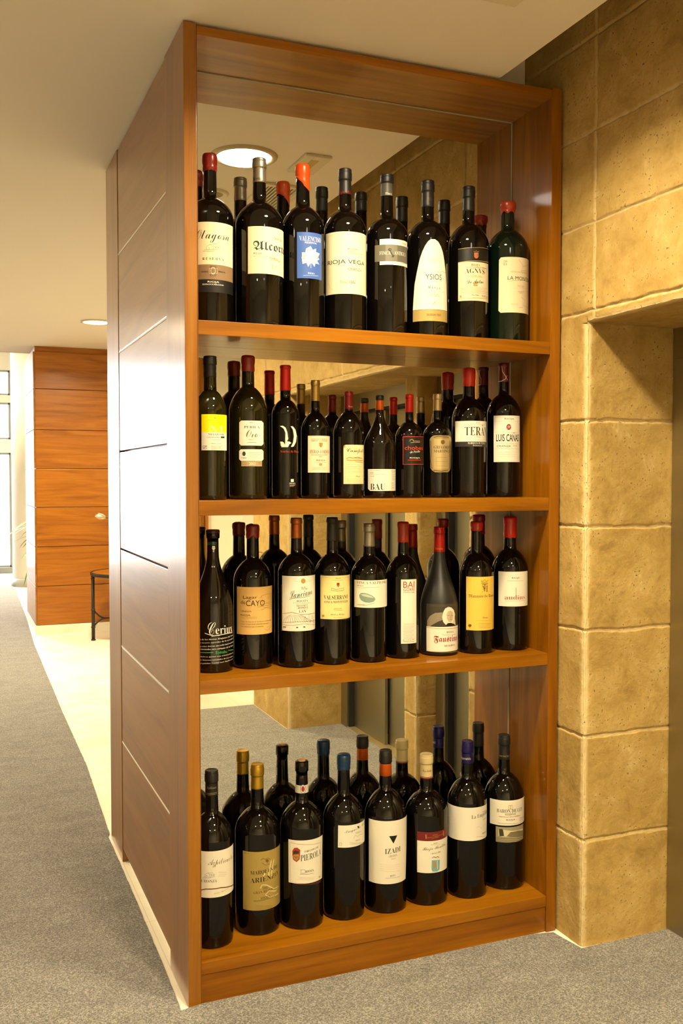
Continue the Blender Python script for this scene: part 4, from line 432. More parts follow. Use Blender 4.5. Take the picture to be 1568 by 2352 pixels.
["bordon",4,0.866,0.1523,0.0731,-2.0474,[0.499,0.468,0.417,0.375,0.298],[0.0234,0.0217],"foil3","dark","creamfoil","large bottle with cream capsule and white label under a maroon band with small blue shield",[["N","neck_band"],["t","Rioja Bordón",0.139,0.4446,0.0316,0.0123,"brown","script"],["N","label"],["G",[[-0.423,1.352,0.2532],[-0.416,1.285,0.1137]],"whitelbl2"],["G",[[-0.423,1.352,0.2532],[-0.422,1.361,0.2227]],"maroon"],["T","BODEGAS",0.441,0.2429,0.0191,0.0044,"goldl","sans",5],["T","FRANCO-ESPAÑOLAS",0.458,0.2374,0.0582,0.007,"goldl","sansb",5],["L",[[-0.011,0.2457],[0.002,0.231]],0.003,"goldl"],["L",[[0.912,0.2494],[0.933,0.2314]],0.003,"goldl"],["T","Logroño (España)",0.428,0.2322,0.0295,0.0052,"goldl","ital",5],["T","RIOJA",0.462,0.2139,0.0164,0.0044,"gr","serif"],["L",[[0.209,0.21],[0.707,0.2067]],0.0005,"gr"],["T","Rioja Bordón",0.456,0.1969,0.0904,0.0192,"gr","script",4],["T","CRIANZA 2000",0.469,0.1808,0.0351,0.0061,"gr","serif",3],["L",[[0.29,0.1651],[0.365,0.169],[0.461,0.1646],[0.549,0.1679],[0.635,0.1632]],0.002,"brown"],["P",[[0.266,0.1574],[0.68,0.1546],[0.667,0.1224],[0.538,0.1165],[0.305,0.1188],[0.256,0.1269]],"tealb"],["P",[[0.328,0.1501],[0.482,0.1495],[0.483,0.1294],[0.354,0.1272]],"goldl"],["L",[[0.536,0.1541],[0.552,0.1242]],0.002,"whitelbl"]]],
["emperatriz",4,1.02,0.1424,0.0686,-2.0898,[0.531,0.492,0.453,0.404,0.319],[0.022,0.0203],"foil","dark","purplefoil","large bottle with violet blue capsule and wide blank-looking white label",[["N","neck_band"],["t","Emperatriz",-0.478,0.4719,0.0449,0.0116,"w","serif"],["N","label"],["G",[[-1.366,1.455,0.3176],[-1.329,1.429,0.2026]],"whitelbl2"],["L",[[-1.229,0.2674],[-0.943,0.274]],0.0004,"pale2"],["L",[[-1.123,0.2659],[-1.026,0.2681]],0.0004,"pale2"],["L",[[-1.228,0.2593],[-1.123,0.2618]],0.0004,"pale2"],["L",[[-1.122,0.2577],[-0.942,0.2618]],0.0004,"pale2"],["L",[[-1.226,0.2511],[-1.024,0.2559]],0.0004,"pale2"],["L",[[-1.121,0.2496],[-1.121,0.2496]],0.0004,"pale2"],["L",[[-1.225,0.243],[-0.94,0.2496]],0.0004,"pale2"],["L",[[-1.12,0.2414],[-1.023,0.2437]],0.0004,"pale2"],["L",[[-1.223,0.2348],[-1.119,0.2374]],0.0004,"pale2"],["L",[[-1.118,0.2333],[-0.939,0.2374]],0.0004,"pale2"],["T","FINCA",1.079,0.296,0.0249,0.0054,"gr","serif"],["T","La Emperatriz",0.893,0.2866,0.0899,0.0204,"gr","serif",4],["T","CRIANZA",1.084,0.2701,0.0252,0.0036,"gr","sans"],["L",[[0.485,0.2491],[0.659,0.2503],[0.788,0.2418],[1.125,0.2534],[1.276,0.2412]],0.0008,"pale2"],["T","RIOJA",1.075,0.2218,0.0286,0.0063,"gr","serif"],["L",[[0.488,0.2162],[1.242,0.207]],0.0006,"gr"]]],
["baron",4,1.1792,0.1582,0.0713,-2.1277,[0.532,0.498,0.446,0.398,0.308],[0.0221,0.0207],"foil","dark","blackfoil","large black-capped bottle with white label above a small sepia picture label",[["N","neck_band"],["t","BARON DE LEY",0.308,0.4592,0.053,0.0055,"goldl","sans"],["N","label"],["G",[[-0.737,1.549,0.318],[-0.727,1.549,0.2295]],"whitelbl2"],["L",[[0.238,0.3008],[0.435,0.3],[0.436,0.2874],[0.239,0.2882],[0.238,0.3008]],0.0016,"goldl"],["L",[[0.335,0.3006],[0.336,0.2879]],0.002,"goldl"],["T","BARON DE LEY",0.376,0.2809,0.1018,0.0127,"k","serif"],["T","RESERVA",0.346,0.269,0.0399,0.0072,"gr","sans"],["T","EMBOTELLADO EN LA PROPIEDAD",0.354,0.2601,0.0817,0.0036,"redb","sans"],["T","RIOJA",0.356,0.2486,0.0323,0.0081,"gr","sans"],["T","2010",1.124,0.2459,0.0366,0.0119,"pale2","sans"],["L",[[-0.282,0.2378],[1.099,0.2327]],0.0006,"gr"],["N","picture_label"],["G",[[-0.392,1.258,0.2239],[-0.38,1.255,0.1696]],"sepia"],["P",[[-0.254,0.2136],[0.021,0.2148],[0.403,0.2107],[1.2,0.2077],[1.208,0.1801],[0.405,0.189],[0.023,0.1908],[-0.252,0.191]],"sepial"],["P",[[-0.228,0.2148],[-0.103,0.2177],[-0.028,0.2145],[0.023,0.193],[-0.201,0.1906]],"sepiad"],["P",[[0.337,0.2065],[0.781,0.2076],[1.202,0.2008],[1.208,0.1801],[0.147,0.1915]],"sepiam"],["L",[[-0.355,0.1833],[0.275,0.1841],[1.209,0.1764]],0.0012,"sepiad"],["L",[[-0.355,0.1779],[0.275,0.1778],[1.211,0.17]],0.001,"sepiad"],["L",[[-0.354,0.1725],[0.276,0.1724],[1.213,0.1635]],0.001,"sepiad"]]]
]

# ------------------------------------------------------------------ the wine cabinet
cab = tag(empty('display_cabinet', (0, 0, 0)), 'floor-to-ceiling cherry wood display cabinet with mirrored back, holding four rows of bottles', 'cabinet')
D = 1.465; HT = 2.88; MY = .2485
TL, TR = .038, .038
# side facing the corridor: near stile, boards with reveals, far stile
bm = bmesh.new(); bx(bm, 0, .0, 0, TL, .254, HT, .0015); obj('side_stile', bm, WYZ, cab)
bm = bmesh.new(); bx(bm, 0, 1.172, 0, .03, D, HT, .0015); obj('side_stile', bm, WYZ, cab)
bm = bmesh.new(); bx(bm, .030, 1.150, 0, .05, 1.172, .10); obj('side_cleat', bm, WYZ, cab)
GZ = [.052, .498, .890, 1.285, 1.678, 2.075, 2.464, HT-.002]
for i in range(7):
    bm = bmesh.new(); bx(bm, .002, .258, GZ[i]+.003, .022, 1.168, GZ[i+1]-.003, .0022)
    obj('side_board', bm, WY, cab)
for i in (1, 2, 5, 6): box('groove_glint', plain('glint_paint', '#ece6da', .35), cab, .0016, .2575, GZ[i]-.0030, .006, 1.1685, GZ[i]+.0030)  # pale strips: highlight of the bevelled board edges put into the colour
box('side_core', WZ, cab, .0225, .255, .10, .036, 1.171, HT-.004)
box('plinth', MARBLE, cab, .024, .256, 0, .036, 1.148, .098)
# front frame
box('front_stile', WZ, cab, TL+.0005, 0, 0, TL+.002, .02, HT-.012)
box('right_side', WZ, cab, W-TR, 0, 0, W, D, HT, .0015)
box('top_rail', WX, cab, TL+.002, .001, 2.848, W-TR-.0005, MY+.01, HT-.006, .001)
for z in (2.032, 1.505, .972):
    th = .042 if z > 1.9 else .044 if z > 1.4 else .040
    box('shelf', WX, cab, TL+.002, .002, z-th, W-TR-.0005, MY-.001, z, .0012)
box('shelf', WX, cab, TL+.002, .002, .090, W-TR-.0005, MY-.001, .127, .0012)
box('kick_board', WX, cab, TL+.002, .006, .001, W-TR-.0005, .026, .089, .001)
box('mirror', MIRROR, cab, TL+.004, MY, .10, W-TR-.004, MY+.006, 2.848)
bm = bmesh.new(); bx(bm, W-TR-.0035, MY-.002, .10, W-TR-.0008, MY+.006, 2.848); bx(bm, TL+.0025, MY-.002, 2.8445, W-TR-.001, MY+.0, 2.8475)
obj('mirror_trim', bm, EDGE, cab)
box('back_board', WX, cab, TL+.0, MY+.008, .02, W-TR-.0005, D, HT-.014)

# ------------------------------------------------------------------ bottles
GL = {'dark': plain('bottle_glass_dark', (.0022, .0016, .0012), .015, spec=.42), 'olive': plain('bottle_glass_olive', (.0095, .0078, .0016), .03, spec=.5),
      'green': plain('bottle_glass_green', (.002, .006, .003), .03, spec=.5), 'burg': plain('bottle_glass_brown', (.004, .0025, .0015), .015, spec=.5),
      'burgm': plain('bottle_glass_matt', (.012, .011, .009), .42)}
CC = {'waxred': plain('wax_red', '#7e1a10', .28), 'waxred2': plain('wax_brick', '#9c3018', .3), 'waxred3': plain('wax_bright_red', '#b01e0c', .25), 'waxbrick': plain('wax_rust', '#96260f', .3),
      'waxorange': plain('wax_orange', '#d2490f', .28), 'waxbrown': plain('wax_brown', '#42140c', .35), 'waxblue': plain('wax_blue', '#12304f', .25),
      'silver': plain('foil_silver', '#9b9585', .34, .75), 'blackfoil': plain('foil_black', '#191715', .45), 'goldfoil': plain('foil_gold', '#b49450', .3, .75), 'goldfoil2': plain('foil_bright_gold', '#c29a30', .3, .75),
      'redfoil': plain('foil_red', '#b8140c', .3, .25), 'redfoil2': plain('foil_crimson', '#ab160c', .3, .3), 'wine': plain('foil_wine', '#7e1418', .3, .3), 'champ': plain('foil_champagne', '#b7a075', .3, .75),
      'maroonfoil': plain('foil_maroon', '#5c1016', .3, .3), 'copper': plain('foil_copper', '#b0602c', .35, .7), 'orangefoil': plain('foil_orange', '#cf5a10', .3, .4), 'creamfoil': plain('foil_cream', '#d9c48c', .4),
      'maroonband': plain('foil_band', '#7a1d18', .4), 'purplefoil': plain('foil_violet', '#221a5c', .28, .4), 'cork': plain('cork', '#b98a5a', .8)}
IC = {'k': '#17130f', 'w': '#e2dac6', 'cream': '#d9cca8', 'cream2': '#dac796', 'taupe': '#7d6448', 'black': '#14110e', 'black2': '#2b2826', 'brown': '#5d4324', 'brown2': '#6b3a1c', 'gr': '#4c4434', 'redb': '#a5341c', 'redd': '#8d1510',
      'redo': '#d2391c', 'navy': '#1a2a30', 'blue': '#3c5a9e', 'pale': '#dcd6c4', 'pale2': '#a89a76', 'palec': '#d2d3bd', 'whitelbl': '#d8d3c0', 'whitelbl2': '#ded6c0', 'graylbl': '#5c584a', 'graylbl2': '#6f6a59', 'steel': '#2c2a26',
      'grayfoil': '#4a4842', 'gold': '#b39a5c', 'goldd': '#6d5226', 'goldl': '#a5853e', 'crestb': '#46718a', 'orange': '#cf5a1c', 'olivei': '#7c7a1c', 'yellow': '#f0d800', 'yelp': '#f2ea92', 'dgreen': '#22382e', 'tan': '#a08c62',
      'maroon': '#6b1a1a', 'metal': '#b09a68', 'metal2': '#c4ae7c', 'metald': '#5d4c28', 'green': '#2b9a48', 'amber': '#cfa55e', 'paley': '#dfcb86', 'stoneg': '#7d8f7c', 'stonel': '#b3bfa8', 'photo': '#3b3426', 'photol': '#857860',
      'wig': '#d8ceb4', 'skinp': '#b7a585', 'photod': '#1d1913', 'yellowl': '#dcb54a', 'goldlbl': '#a8904c', 'palegold': '#d2c184', 'tealb': '#6ba0a6', 'sepia': '#948a6c', 'sepial': '#c9bd98', 'sepiad': '#3f3826', 'sepiam': '#756a4c', 'grayfoil2': '#555'}
PRINT = {}
def ink(c):
    if c not in PRINT:
        metal = .6 if c in ('metal', 'metal2') else (.25 if c in ('gold', 'goldlbl') else 0)
        PRINT[c] = plain('print_'+c, IC[c], .45 if metal == 0 else .35, metal, spec=.35)
    return PRINT[c]
MATH = {'serif': (0x1D400, 0x1D41A, 0x1D7CE), 'serifc': (0x1D400, 0x1D41A, 0x1D7CE), 'ital': (0x1D434, 0x1D44E, None), 'script': (0x1D4D0, 0x1D4EA, None), 'scriptt': (0x1D4D0, 0x1D4EA, None), 'frak': (0x1D56C, 0x1D586, None), 'frakb': (0x1D56C, 0x1D586, None)}
def conv(t, st):
    if st not in MATH: return t
    A, a, d = MATH[st]; o = ''
    for c in t:
        if 'A' <= c <= 'Z': o += chr(A+ord(c)-65)
        elif 'a' <= c <= 'z': o += 'h' if (st == 'ital' and c == 'h') else chr(a+ord(c)-97)
        elif c.isdigit() and d: o += chr(d+ord(c)-48)
        else: o += c
    return o
TCACHE = {}
def text_mesh(t, st):
    if (t, st) in TCACHE: return TCACHE[(t, st)]
    cu = bpy.data.curves.new('lettering', 'FONT'); cu.body = conv(t, st); cu.size = 1; cu.resolution_u = 2 if len(t) > 14 else 3
    cu.fill_mode = 'FRONT'
    if st == 'sansb': cu.offset = 0
    if st == 'cond': cu.offset = .012
    if st in ('serif', 'serifc'): cu.offset = -.012
    if st == 'script': cu.offset = -.008
    ob = bpy.data.objects.new('lettering', cu); COL.objects.link(ob)
    dg = bpy.context.evaluated_depsgraph_get()
    me = bpy.data.meshes.new_from_object(ob.evaluated_get(dg))
    V = [v.co.copy() for v in me.vertices]; Fc = [tuple(p.vertices) for p in me.polygons]
    bpy.data.objects.remove(ob); bpy.data.curves.remove(cu); bpy.data.meshes.remove(me)
    x0 = min(v.x for v in V); x1 = max(v.x for v in V); y0 = min(v.y for v in V); y1 = max(v.y for v in V)
    V = [((v.x-x0)/(x1-x0)-.5, (v.y-y0)/(y1-y0)-.5) for v in V]
    TCACHE[(t, st)] = (V, Fc); return V, Fc

def profile_fn(r, hs, ws, glass):
    top, lip, capb, nb, sh = hs; rl, rn = ws
    def f(z):
        if z <= sh: return r
        if z >= nb: return rn*1.06+(min(rn, rl*.86)-rn*1.06)*min(1, (z-nb)/max(.001, lip-nb))**.7
        t = (z-sh)/(nb-sh); r1 = rn*1.06
        if glass.startswith('burg'): k = (.5*(1+math.cos(PI*t)))**1.05*.6+.4*(1-t)
        else: k = .74*math.sqrt(max(0, 1-t**2.1))*(1-.55*t**7)+.26*(.5*(1+math.cos(PI*t**1.15)))
        return r1+(r-r1)*k
    return f
def bottle(rec):
    key, row, x, y, r, phi, hs, ws, tt, glass, cc, label, items = rec
    top, lip, capb, nb, sh = hs; rl, rn = ws
    zs = {1: 2.032, 2: 1.505, 3: .972, 4: .127}[row]
    root = empty('wine_bottle', (x, y, zs+.0004), phi)
    tag(root, label, 'bottle', {1: 'wine bottles on the top shelf', 2: 'wine bottles on the second shelf', 3: 'wine bottles on the third shelf', 4: 'wine bottles on the lowest shelf'}[row])
    f = profile_fn(r, hs, ws, glass)
    # glass
    bm = bmesh.new()
    prof = [(.0, .012), (r*.45, .010), (r*.72, .002), (r*.84, 0), (r*.93, .0015), (r*.985, .006), (r, .014)]
    n = 26
    prof += [(r, sh*.5), (r, sh)]
    for k in range(1, n+1): z = sh+(nb-sh)*k/n; prof.append((f(z), z))
    for k in range(1, 6): z = nb+(lip-nb)*k/5; prof.append((f(z), z))
    gt = top-.004
    lipg = rl*.93 if tt != 'bare' else rl
    if tt in ('cerius', 'bare'): lipg = rl
    prof += [(f(lip), lip-.001), (lipg, lip+.002), (lipg, gt-.003), (lipg*.9, gt), (lipg*.55, gt)]
    lathe(bm, prof, 56, cap0=False)
    obj('glass_body', bm, GL[glass], root, True, True)
    # capsule
    cap_o = None
    bm = bmesh.new(); e = .0009; seed = x*31+row
    def nz(a, z, s, k=1): return noise.noise((math.cos(a)*k+seed, math.sin(a)*k, z*s))
    H = top-lip
    if tt in ('foil', 'foil3', 'foilc', 'foil2'):
        z0 = capb if tt != 'foil2' else lip-.003
        pr_ = [(f(z0)+.0004, z0), (f(z0)+e, z0+.0005)]
        for k in range(1, 8): z = z0+(lip-z0)*k/8; pr_.append((f(max(z, z0))+e, z))
        pr_ += [(f(lip)+e, lip-.0004), (rl*.99, lip+.0002), (rl, lip+.0016), (rl, lip+H*.60), (rl*.985, lip+H*.66), (rl*.95, lip+H*.70), (rl*.955, top-.005), (rl*.95, top-.0018), (rl*.86, top), (rl*.80, top-.0006), (0.0005, top-.0006)]
        wob = None
        if tt == 'foilc': wob = lambda R_, z, a: (R_*(1+.05*nz(a, z, 90, 3)), z)
        lathe(bm, pr_, 48, cap0=False, wob=wob)
        cap_o = obj('capsule', bm, CC[cc], root, True, True)
        if tt == 'foil2':
            bm = bmesh.new(); lathe(bm, [(f(capb)+.0003, capb), (f(capb)+e, capb+.0006), (f(lip)+e, lip-.0035)], 48, cap0=False, cap1=False)
            tag(obj('capsule_band', bm, CC['orangefoil'], root, True, True), 'orange band of the capsule').parent = cap_o
        if tt == 'foil3':
            for dz0, dz1, m_ in ((.0, .0045, 'maroonband'), (.006, .0075, 'maroonband')):
                bm = bmesh.new(); lathe(bm, [(f(capb)+e+.0001, capb+dz0), (f(capb)+e+.0004, capb+(dz0+dz1)/2), (f(capb)+e+.0001, capb+dz1)], 48, cap0=False, cap1=False); tag(obj('capsule_band', bm, CC[m_], root, True, True), 'maroon band of the capsule').parent = cap_o
    elif tt in ('wax', 'waxd'):
        def low(a):
            if tt == 'waxd': return capb-.012*math.sin(a)+.003*nz(a, 0, 1, 2)+.010*math.sin(a) *(-1)
            d = .003*nz(a, 0, 1, 2.5)
            if key == 'lagar': d += .010*max(0, 1-abs(((a+PI) % (2*PI))-PI)/.7)
            if key == 'montesa': d += .008*abs(math.sin(a*2.5))
            return capb+d
        pr_ = [(0, 0), (0, .03), (0, .1)]
        zz_ = [0, .02, .12, .3, .5, .7, .85, .93, 1.0, 1.04]
        prr = [(f(capb)+.0003, 'L'), (f(capb)+.0018, 'L1')]
        bmw = []
        N_ = 56; rings = []
        spec = [(f(capb)+.0002, 0, 1), (f(capb)+.0016, .0018, 1), (f(lip)+.0022, (lip-capb)*.6, .4), (f(lip)+.0016, lip-capb-.003, 0), (rl*.97, lip-capb+.002, 0), (rl*1.0, lip-capb+H*.25, 0), (rl, lip-capb+H*.6, 0), (rl*.97, lip-capb+H*.82, 0), (rl*.86, lip-capb+H*.95, 0), (rl*.6, lip-capb+H*1.0, 0), (rl*.2, lip-capb+H*1.01, 0)]
        for (R_, dz, wl) in spec:
            ring = []
            for k in range(N_):
                a = 2*PI*k/N_
                lump = {'lagar': .07, 'montesa': .06}.get(key, .022)
                rr = R_*(1+lump*nz(a, dz, 40, 1.6)*(1 if dz > .004 else .2)); z = capb+dz+(low(a)-capb)*wl
                if dz > H*.9+lip-capb: z += (.004 if key == 'lagar' else .0012)*nz(a, dz, 3, 1)
                ring.append(bm.verts.new((rr*math.cos(a), rr*math.sin(a), z)))
            rings.append(ring)
        for i in range(len(rings)-1):
            for k in range(N_): bm.faces.new((rings[i][k], rings[i][(k+1) % N_], rings[i+1][(k+1) % N_], rings[i+1][k]))
        bm.faces.new(rings[-1])
        tag(obj('wax_seal', bm, CC[cc], root, True, True), None)
    elif tt == 'cerius':
        lathe(bm, [(rl*1.0, top-.010), (rl*1.03, top-.006), (rl*1.0, top-.001), (rl*.85, top+.001), (.001, top+.001)], 44, cap0=False)
        obj('wax_seal', bm, CC[cc], root, True, True)
    elif tt == 'bare':
        lathe(bm, [(rl*.56, top-.006), (rl*.56, top-.0005), (rl*.5, top), (.001, top)], 32, cap0=False)
        obj('cork', bm, CC['cork'], root, True, True)
    # printed parts
    state = {'bm': None}
    def flush():
        if state['bm'] is None: return
        b = state['bm']; rref = state['r']
        if len(b.verts):
            us = [v.co.x for v in b.verts]; a, z_ = min(us), max(us); step = .0045 if rref > .03 else .003
            k = math.floor(a/step)+1
            while k*step < z_:
                bmesh.ops.bisect_plane(b, geom=b.verts[:]+b.edges[:]+b.faces[:], plane_co=(k*step, 0, 0), plane_no=(1, 0, 0), dist=1e-6); k += 1
            if glass.startswith('burg') or (rref > .03 and max(v.co.z for v in b.verts) > sh-.003):
                zs_ = [v.co.z for v in b.verts]; k = math.floor((min(zs_) if glass.startswith('burg') else max(sh-.008, min(zs_)))/.006)+1
                while k*.006 < max(zs_):
                    bmesh.ops.bisect_plane(b, geom=b.verts[:]+b.edges[:]+b.faces[:], plane_co=(0, 0, k*.006), plane_no=(0, 0, 1), dist=1e-6); k += 1
            for v in b.verts:
                ang = v.co.x/rref; R_ = f(v.co.z)+v.co.y
                if rref < .03: R_ += .0009
                v.co = Vector((R_*math.cos(ang), R_*math.sin(ang), v.co.z))
            po = obj(state['name'], b, [ink(c) for c in state['mats']], root, False, True)
            if state['name'] in ('neck_band', 'capsule_stripe') and cap_o is not None: po.name = 'capsule_print'; po.parent = cap_o
        state['bm'] = None
    def mi(c):
        if c not in state['mats']: state['mats'].append(c)
        return state['mats'].index(c)
    def face(pts, off, c):
        b = state['bm']; vv = [b.verts.new((u, off, z)) for u, z in pts]
        try:
            fc = b.faces.new(vv); fc.material_index = mi(c); return fc
        except ValueError: return None
    def simple(pts):
        area = sum(pts[i][0]*pts[(i+1) % len(pts)][1]-pts[(i+1) % len(pts)][0]*pts[i][1] for i in range(len(pts)))
        return pts if area > 0 else pts[::-1]
    for idx, it in enumerate(items):
        k = it[0]
        if k == 'N':
            flush(); nxt = items[idx+1][0] if idx+1 < len(items) else 'G'
            state.update(bm=bmesh.new(), name=it[1], mats=[], r=(rn if nxt.islower() else r), off=.00035); continue
        b = state['bm']; rr = state['r']; state['off'] += .00003; off = state['off']
        if k in 'Gg':
            rows = it[1]
            for i in range(len(rows)-1):
                (a0, a1, z0), (c0, c1, z1) = rows[i], rows[i+1]
                fc = face([(c0*rr, z1), (c1*rr, z1), (a1*rr, z0), (a0*rr, z0)], off, it[2])
        elif k in 'Pp':
            pts = simple([(a*rr, z) for a, z in it[1]])
            fc = face(pts, off+.00004, it[2])
            if fc: bmesh.ops.triangulate(b, faces=[fc])
        elif k in 'Ll':
            pts = [Vector((a*rr, z)) for a, z in it[1]]; hw = it[2]*.5
            L_, R2 = [], []
            for i, p in enumerate(pts):
                d = (pts[min(i+1, len(pts)-1)]-pts[max(0, i-1)])
                if d.length < 1e-9: d = Vector((1, 0))
                d.normalize(); nn = Vector((-d.y, d.x)); L_.append(p+nn*hw); R2.append(p-nn*hw)
            for i in range(len(pts)-1): face([tuple(R2[i]), tuple(R2[i+1]), tuple(L_[i+1]), tuple(L_[i])], off+.00008, it[3])
        elif k in 'Tt':
            txt, am, zc, wd, ht, c, st = it[1:8]; rot = math.radians(it[8]) if len(it) > 8 else 0
            V, Fc = text_mesh(txt, st); m_ = mi(c); vv = []
            if rot: ht = max(ht-abs(math.tan(rot))*wd*.6, ht*.55)
            for (vx, vy) in V:
                px, pz = vx*wd, vy*ht
                pz += px*math.tan(rot)
                vv.append(b.verts.new((am*rr+px, off+.0001, zc+pz)))
            for fc in Fc:
                try: q = b.faces.new([vv[i] for i in fc]); q.material_index = m_
                except ValueError: pass
    flush()
    return root
for rec in BT: bottle(rec)

# ------------------------------------------------------------------ ceiling fittings
def ceiling_lamp(x, y, label, k=1.0, z=HC):
    root = tag(empty('ceiling_light', (x, y, z-.012)), label, 'ceiling light', 'round recessed ceiling lights')
    bm = bmesh.new()
    lathe(bm, [(.110, z-.002), (.112, z-.010), (.120, z-.013), (.134, z-.008), (.137, z-.0005)], 64, c=(x, y, 0), cap0=False, cap1=False)
    obj('trim_ring', bm, plain('lamp_ring', '#cdbf98', .4), root, True)
    bm = bmesh.new(); lathe(bm, [(.001, z-.003), (.06, z-.0035), (.1105, z-.004)], 64, c=(x, y, 0), cap1=False)
    obj('lamp_glass', bm, LAMPG, root, True)
    l = bpy.data.lights.new('lamp_light', 'AREA'); l.shape = 'DISK'; l.size = .20; l.energy = LAMP_W*k; l.color = WARM; l.spread = math.radians(146 if x > .4 and y < 0 else 165)
    o = bpy.data.objects.new('lamp_light', l); COL.objects.link(o); o.location = (x, y, z-.016)
    return root
ceiling_lamp(.495, -.565, 'round recessed light nearest the front of the cabinet, mirrored above its top row', .9)
ceiling_lamp(.53, 5.55, 'round recessed ceiling light just left of the cabinet, over the side table', 2.0)
ceiling_lamp(-1.55, 5.6, 'round recessed light farther along the corridor carpet', 2.2)
ceiling_lamp(-.9, 10.6, 'added unseen fill light in the high ceiling by the street front', 6.0, 3.65)  # unseen fill light, added to brighten the backlit facade end
ceiling_lamp(.50, -1.95, 'round recessed light between the air grille and the lobby end', 1.5)
ceiling_lamp(.50, -3.6, 'round recessed light over the far end of the lift lobby', 1.5)
ceiling_lamp(-1.55, -.6, 'round recessed light in the lobby left of the cabinet front', .5)
ceiling_lamp(-1.55, -3.2, 'round recessed light at the back left of the lobby', .5)
ceiling_lamp(-1.55, 2.5, 'round recessed light over the corridor carpet beside the cabinet', 1.6)
bm = bmesh.new()
for a in ((.715, -.665, .755, -.435), (.79, -.665, .83, -.435)): bx(bm, a[0], a[1], HC-.012, a[2], a[3], HC-.0005, .003)
for a in ((.755, -.475, .79, -.435), (.755, -.665, .79, -.63)): bx(bm, a[0], a[1], HC-.012, a[2], a[3], HC-.0005)
el = tag(empty('emergency_light', (.772, -.55, HC-.012)), 'small white rectangular emergency light on the ceiling with tan lens', 'emergency light')
obj('housing', bm, plain('fitting_white', '#e8dfc4', .5), el)
box('lens', plain('lens_tan', '#b59a5e', .3), el, .754, -.631, HC-.009, .791, -.474, HC-.001)
gr = tag(empty('air_grille', (.78, -1.10, HC-.01)), 'rectangular ceiling air grille with slanted white slats over dark slots', 'air vent')
bm = bmesh.new()
for a in ((.675, -1.34, .70, -.86), (.85, -1.34, .875, -.86), (.70, -1.34, .85, -1.315), (.70, -.885, .85, -.86)): bx(bm, a[0], a[1], HC-.012, a[2], a[3], HC-.0005, .002)
obj('grille_frame', bm, plain('fitting_white', '#e8dfc4', .5), gr)
box('grille_cavity', DARKV, gr, .70, -1.315, HC-.003, .85, -.885, HC-.0008)
bm = bmesh.new()
for k in range(9):
    x = .708+k*.0165; bx(bm, x, -1.314, HC-.011, x+.0065, -.886, HC-.004)
obj('grille_slats', bm, plain('fitting_white', '#e8dfc4', .5), gr)
sp = tag(empty('ceiling_speaker', (.50, -1.12, HC-.01)), 'round cream ceiling speaker beside the air grille', 'speaker')
bm = bmesh.new(); lathe(bm, [(.055, HC-.006), (.068, HC-.012), (.078, HC-.009), (.081, HC-.0005)], 48, c=(.50, -1.12, 0), cap0=False, cap1=False); obj('speaker_ring', bm, plain('fitting_white', '#e8dfc4', .5), sp, True)
bm = bmesh.new()
lathe(bm, [(.001, HC-.004), (.056, HC-.005)], 48, c=(.50, -1.12, 0), cap1=False)
for rr in (.012, .022, .032, .042, .050): lathe(bm, [(rr, HC-.0055), (rr+.002, HC-.008), (rr+.004, HC-.0055)], 40, c=(.50, -1.12, 0), cap0=False, cap1=False)
obj('speaker_mesh', bm, plain('speaker_cloth', '#b9a67c', .6), sp, True)

# ------------------------------------------------------------------ the corridor beyond
pan = tag(empty('panelled_partition', (.15, 7.28, 0)), 'wide cherry wood clad partition with horizontal boards and pale marble skirting, far behind the cabinet', 'partition')
ZB = [.089, .482, .880, 1.276, 1.664, 2.052, 2.459, 2.829]
for i in range(7): box('board', WF, pan, .168, 7.276, ZB[i]+.003, 1.10, 7.296, ZB[i+1]-.003, .002)
for i in range(7): box('side_board', WY, pan, .150, 7.276, ZB[i]+.003, .1675, 8.42, ZB[i+1]-.003, .002)
box('partition_core', WF, pan, .1685, 7.2975, .0, 1.10, 8.42, HC-.001)
box('skirting', MARBLE, pan, .146, 7.270, 0, 1.10, 8.42, .088, .002)
co = tag(empty('round_column', (.45, 11.9, 0)), 'round white column with a grey base, left of the panelled partition', 'column')
bm = bmesh.new(); lathe(bm, [(.25, .12), (.25, 3.43), (.26, 3.435), (.26, 3.649)], 48, c=(.45, 11.9, 0)); obj('column_shaft', bm, WHITEP, co, True)
bm = bmesh.new(); lathe(bm, [(.268, 0), (.268, .11), (.26, .119)], 48, c=(.45, 11.9, 0)); obj('column_base', bm, plain('grey_stone', '#8f9088', .5), co, True)

